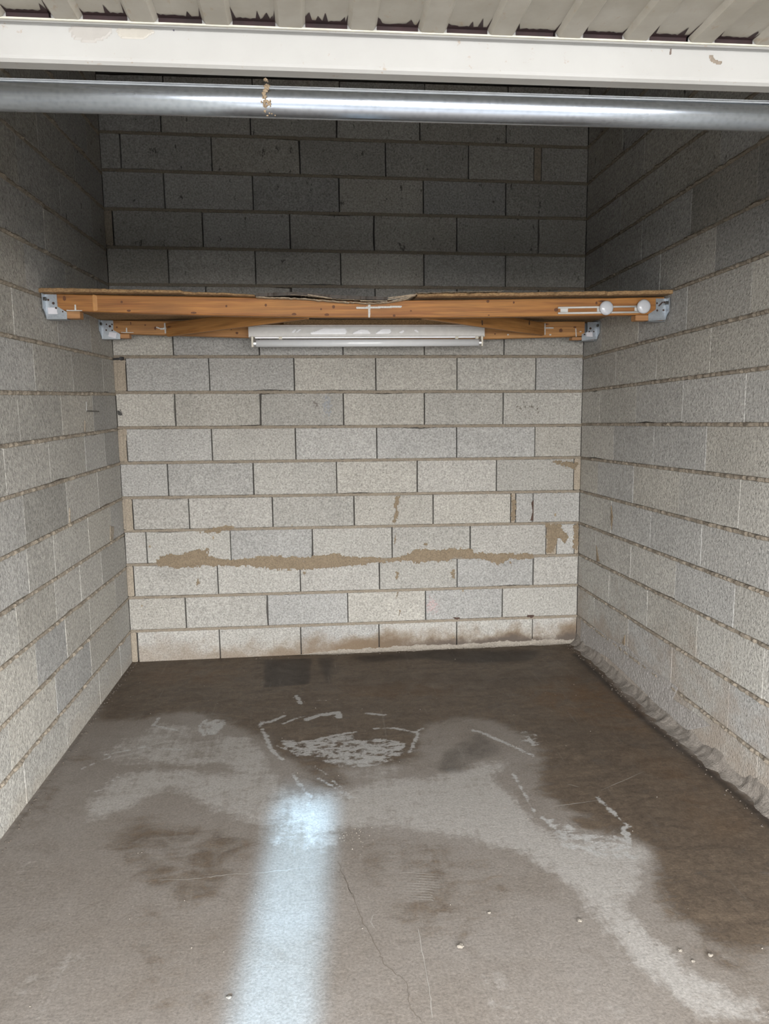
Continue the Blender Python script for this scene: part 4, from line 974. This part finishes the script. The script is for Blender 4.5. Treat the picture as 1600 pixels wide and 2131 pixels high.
bm.faces.new(rings[0]); bm.faces.new(rings[1][::-1])
child('door_rail', bm, M_CREAM, door)
bm = bmesh.new(); bm_box(bm, DX0, DX1, ya - .0022, ya + .0012, za - .0012, za + .0012); child('rail_lip', bm, flat('rail_lip_highlight', (.44, .42, .36), .5), door)  # lighter colour paints the highlight line along the fold
pitch = .1085; REC = .0085
bm = bmesh.new(); bm_box(bm, DX0, DX1, DY0, ya + .004, za + REC, za + REC + .004); child('door_sheet', bm, M_PANEL, door)
x = on_y(604, 50, 1.185)[0]
while x - pitch > DX0 + .03: x -= pitch
k = 0; ribx = []
while x < DX1 - .03:
    ribx.append(x)
    w0, w1 = (.0165, .0235)
    q = [(-w1, za + REC + .001), (-w0 - .002, za + .003), (-w0, za + .0005), (w0, za + .0005), (w0 + .002, za + .003), (w1, za + REC + .001)]
    bm = bmesh.new(); a_ = [bm.verts.new((x + u, DY0, z)) for u, z in q]; b_ = [bm.verts.new((x + u, ya - .001, z)) for u, z in q]
    for i in range(5): bm.faces.new((a_[i], a_[i + 1], b_[i + 1], b_[i]))
    bm.faces.new(a_); bm.faces.new(b_[::-1])
    child('rib', bm, M_PANEL, door)
    x += pitch
# old maroon paint left in the pans by the lip: a ragged band with runs
RD = random.Random(17)
fr = Frame((0, ya - .0006, za + REC), (1, 0, 0), (0, 0, -1))
for i in range(len(ribx) - 1):
    xa_, xb_ = ribx[i] + .0225, ribx[i + 1] - .0225
    pts = [(xa_, 0.0)]
    top = []
    u = xa_
    while u < xb_:
        h = .006 + RD.uniform(0, .004)
        if RD.random() < .13: h += RD.uniform(.012, .026)
        top.append((u, h)); u += RD.uniform(.003, .007)
    top[0] = (xa_, .012 + RD.uniform(0, .03)); top.append((xb_ - .003, .008)); top.append((xb_, .014 + RD.uniform(0, .035)))
    bm = bmesh.new()
    lo = [bm.verts.new((u, ya - .0008, za + REC - .0006)) for u, h in top]; hi = [bm.verts.new((u, ya - .001 - h, za + REC - .0006)) for u, h in top]; ft = [bm.verts.new((u, ya - .0008, za + .0015)) for u, h in top]
    for j in range(len(top) - 1):
        bm.faces.new((lo[j], lo[j + 1], hi[j + 1], hi[j])); bm.faces.new((ft[j], ft[j + 1], lo[j + 1], lo[j]))
    child('maroon_paint', bm, M_MAROON, door)
# rub marks on the rail
frr = Frame((0, yv, 0), (1, 0, 0), (0, -1, 0))
def rmark(pts, mat, nm):
    q = [(p[0], p[2]) for p in (on_y(px, py, yv) for px, py in pts)]
    return patch(nm, frr, q, mat, door, h=.0004, rnd=RD, rough=.2, levels=3, base=.0006)
rmark([(140, 52), (200, 48), (240, 56), (225, 80), (190, 92), (150, 82)], flat('rub_grey', (.285, .27, .252), .5, var=.05), 'rub_mark')
rmark([(240, 60), (300, 56), (325, 66), (300, 82), (250, 82)], flat('rub_cream', (.32, .30, .265), .5, var=.08), 'rub_mark')
rmark([(1472, 116), (1482, 114), (1486, 124), (1505, 130), (1498, 136), (1480, 130)], flat('dirt_brown', (.17, .14, .11), .8, var=.3), 'dirt_mark')
rmark([(1394, 103), (1397, 100), (1396, 114), (1392, 116)], flat('dirt_brown_2', (.12, .09, .075), .8, var=.3), 'dirt_mark')
rmark([(359, 61), (363, 61), (364, 66), (360, 66)], M_PRINT, 'dirt_mark')

# ------------------------------------------------------------------ small iron left in the walls
def wall_rod(name, p0, p1, side, r, label, cat, out=.012):
    fr = FL if side == 'L' else FR
    u0, v0_ = on_side(*p0, side); u1, v1_ = on_side(*p1, side)
    a, b = fr.p(u0, v0_, out), fr.p(u1, v1_, out); bm = bmesh.new()
    bm_cyl(bm, fr.p(u0, v0_, -.003), a - fr.p(u0, v0_, -.003), r, (a - fr.p(u0, v0_, -.003)).length + r, 10)
    bm_cyl(bm, a, b - a, r, (b - a).length, 10)
    return tag(from_bm(name, bm, M_BOLT), label, cat)
wall_rod('bent_nail', (181, 855.5), (201, 856.5), 'L', .0032, 'thin bent nail sticking out of the left wall below a pale scratch', 'nail')
patch('pale_scratch', FL, [on_side(*p, 'L') for p in ((178, 836), (180, 836), (181.5, 855), (179, 855))], M_CHALK, wall_left, h=.0015, base=.001, levels=1)
x, _, z = on_y(240, 746.5, D - .01); x1 = on_y(252, 746, D - .01)[0]
bm = bmesh.new(); bm_cyl(bm, (x1, D + .01, z), (0, -1, 0), .011, .028, 12); bm_cyl(bm, (XL + .003, D - .012, z - .003), (1, 0, .05), .006, x1 - XL, 10); bm_cyl(bm, (x1 + .004, D - .014, z), (1, 0, 0), .009, .012, 10)
tag(from_bm('wall_plug', bm, M_BLACK), 'small black plug in the back left corner just below the shelf', 'plug')
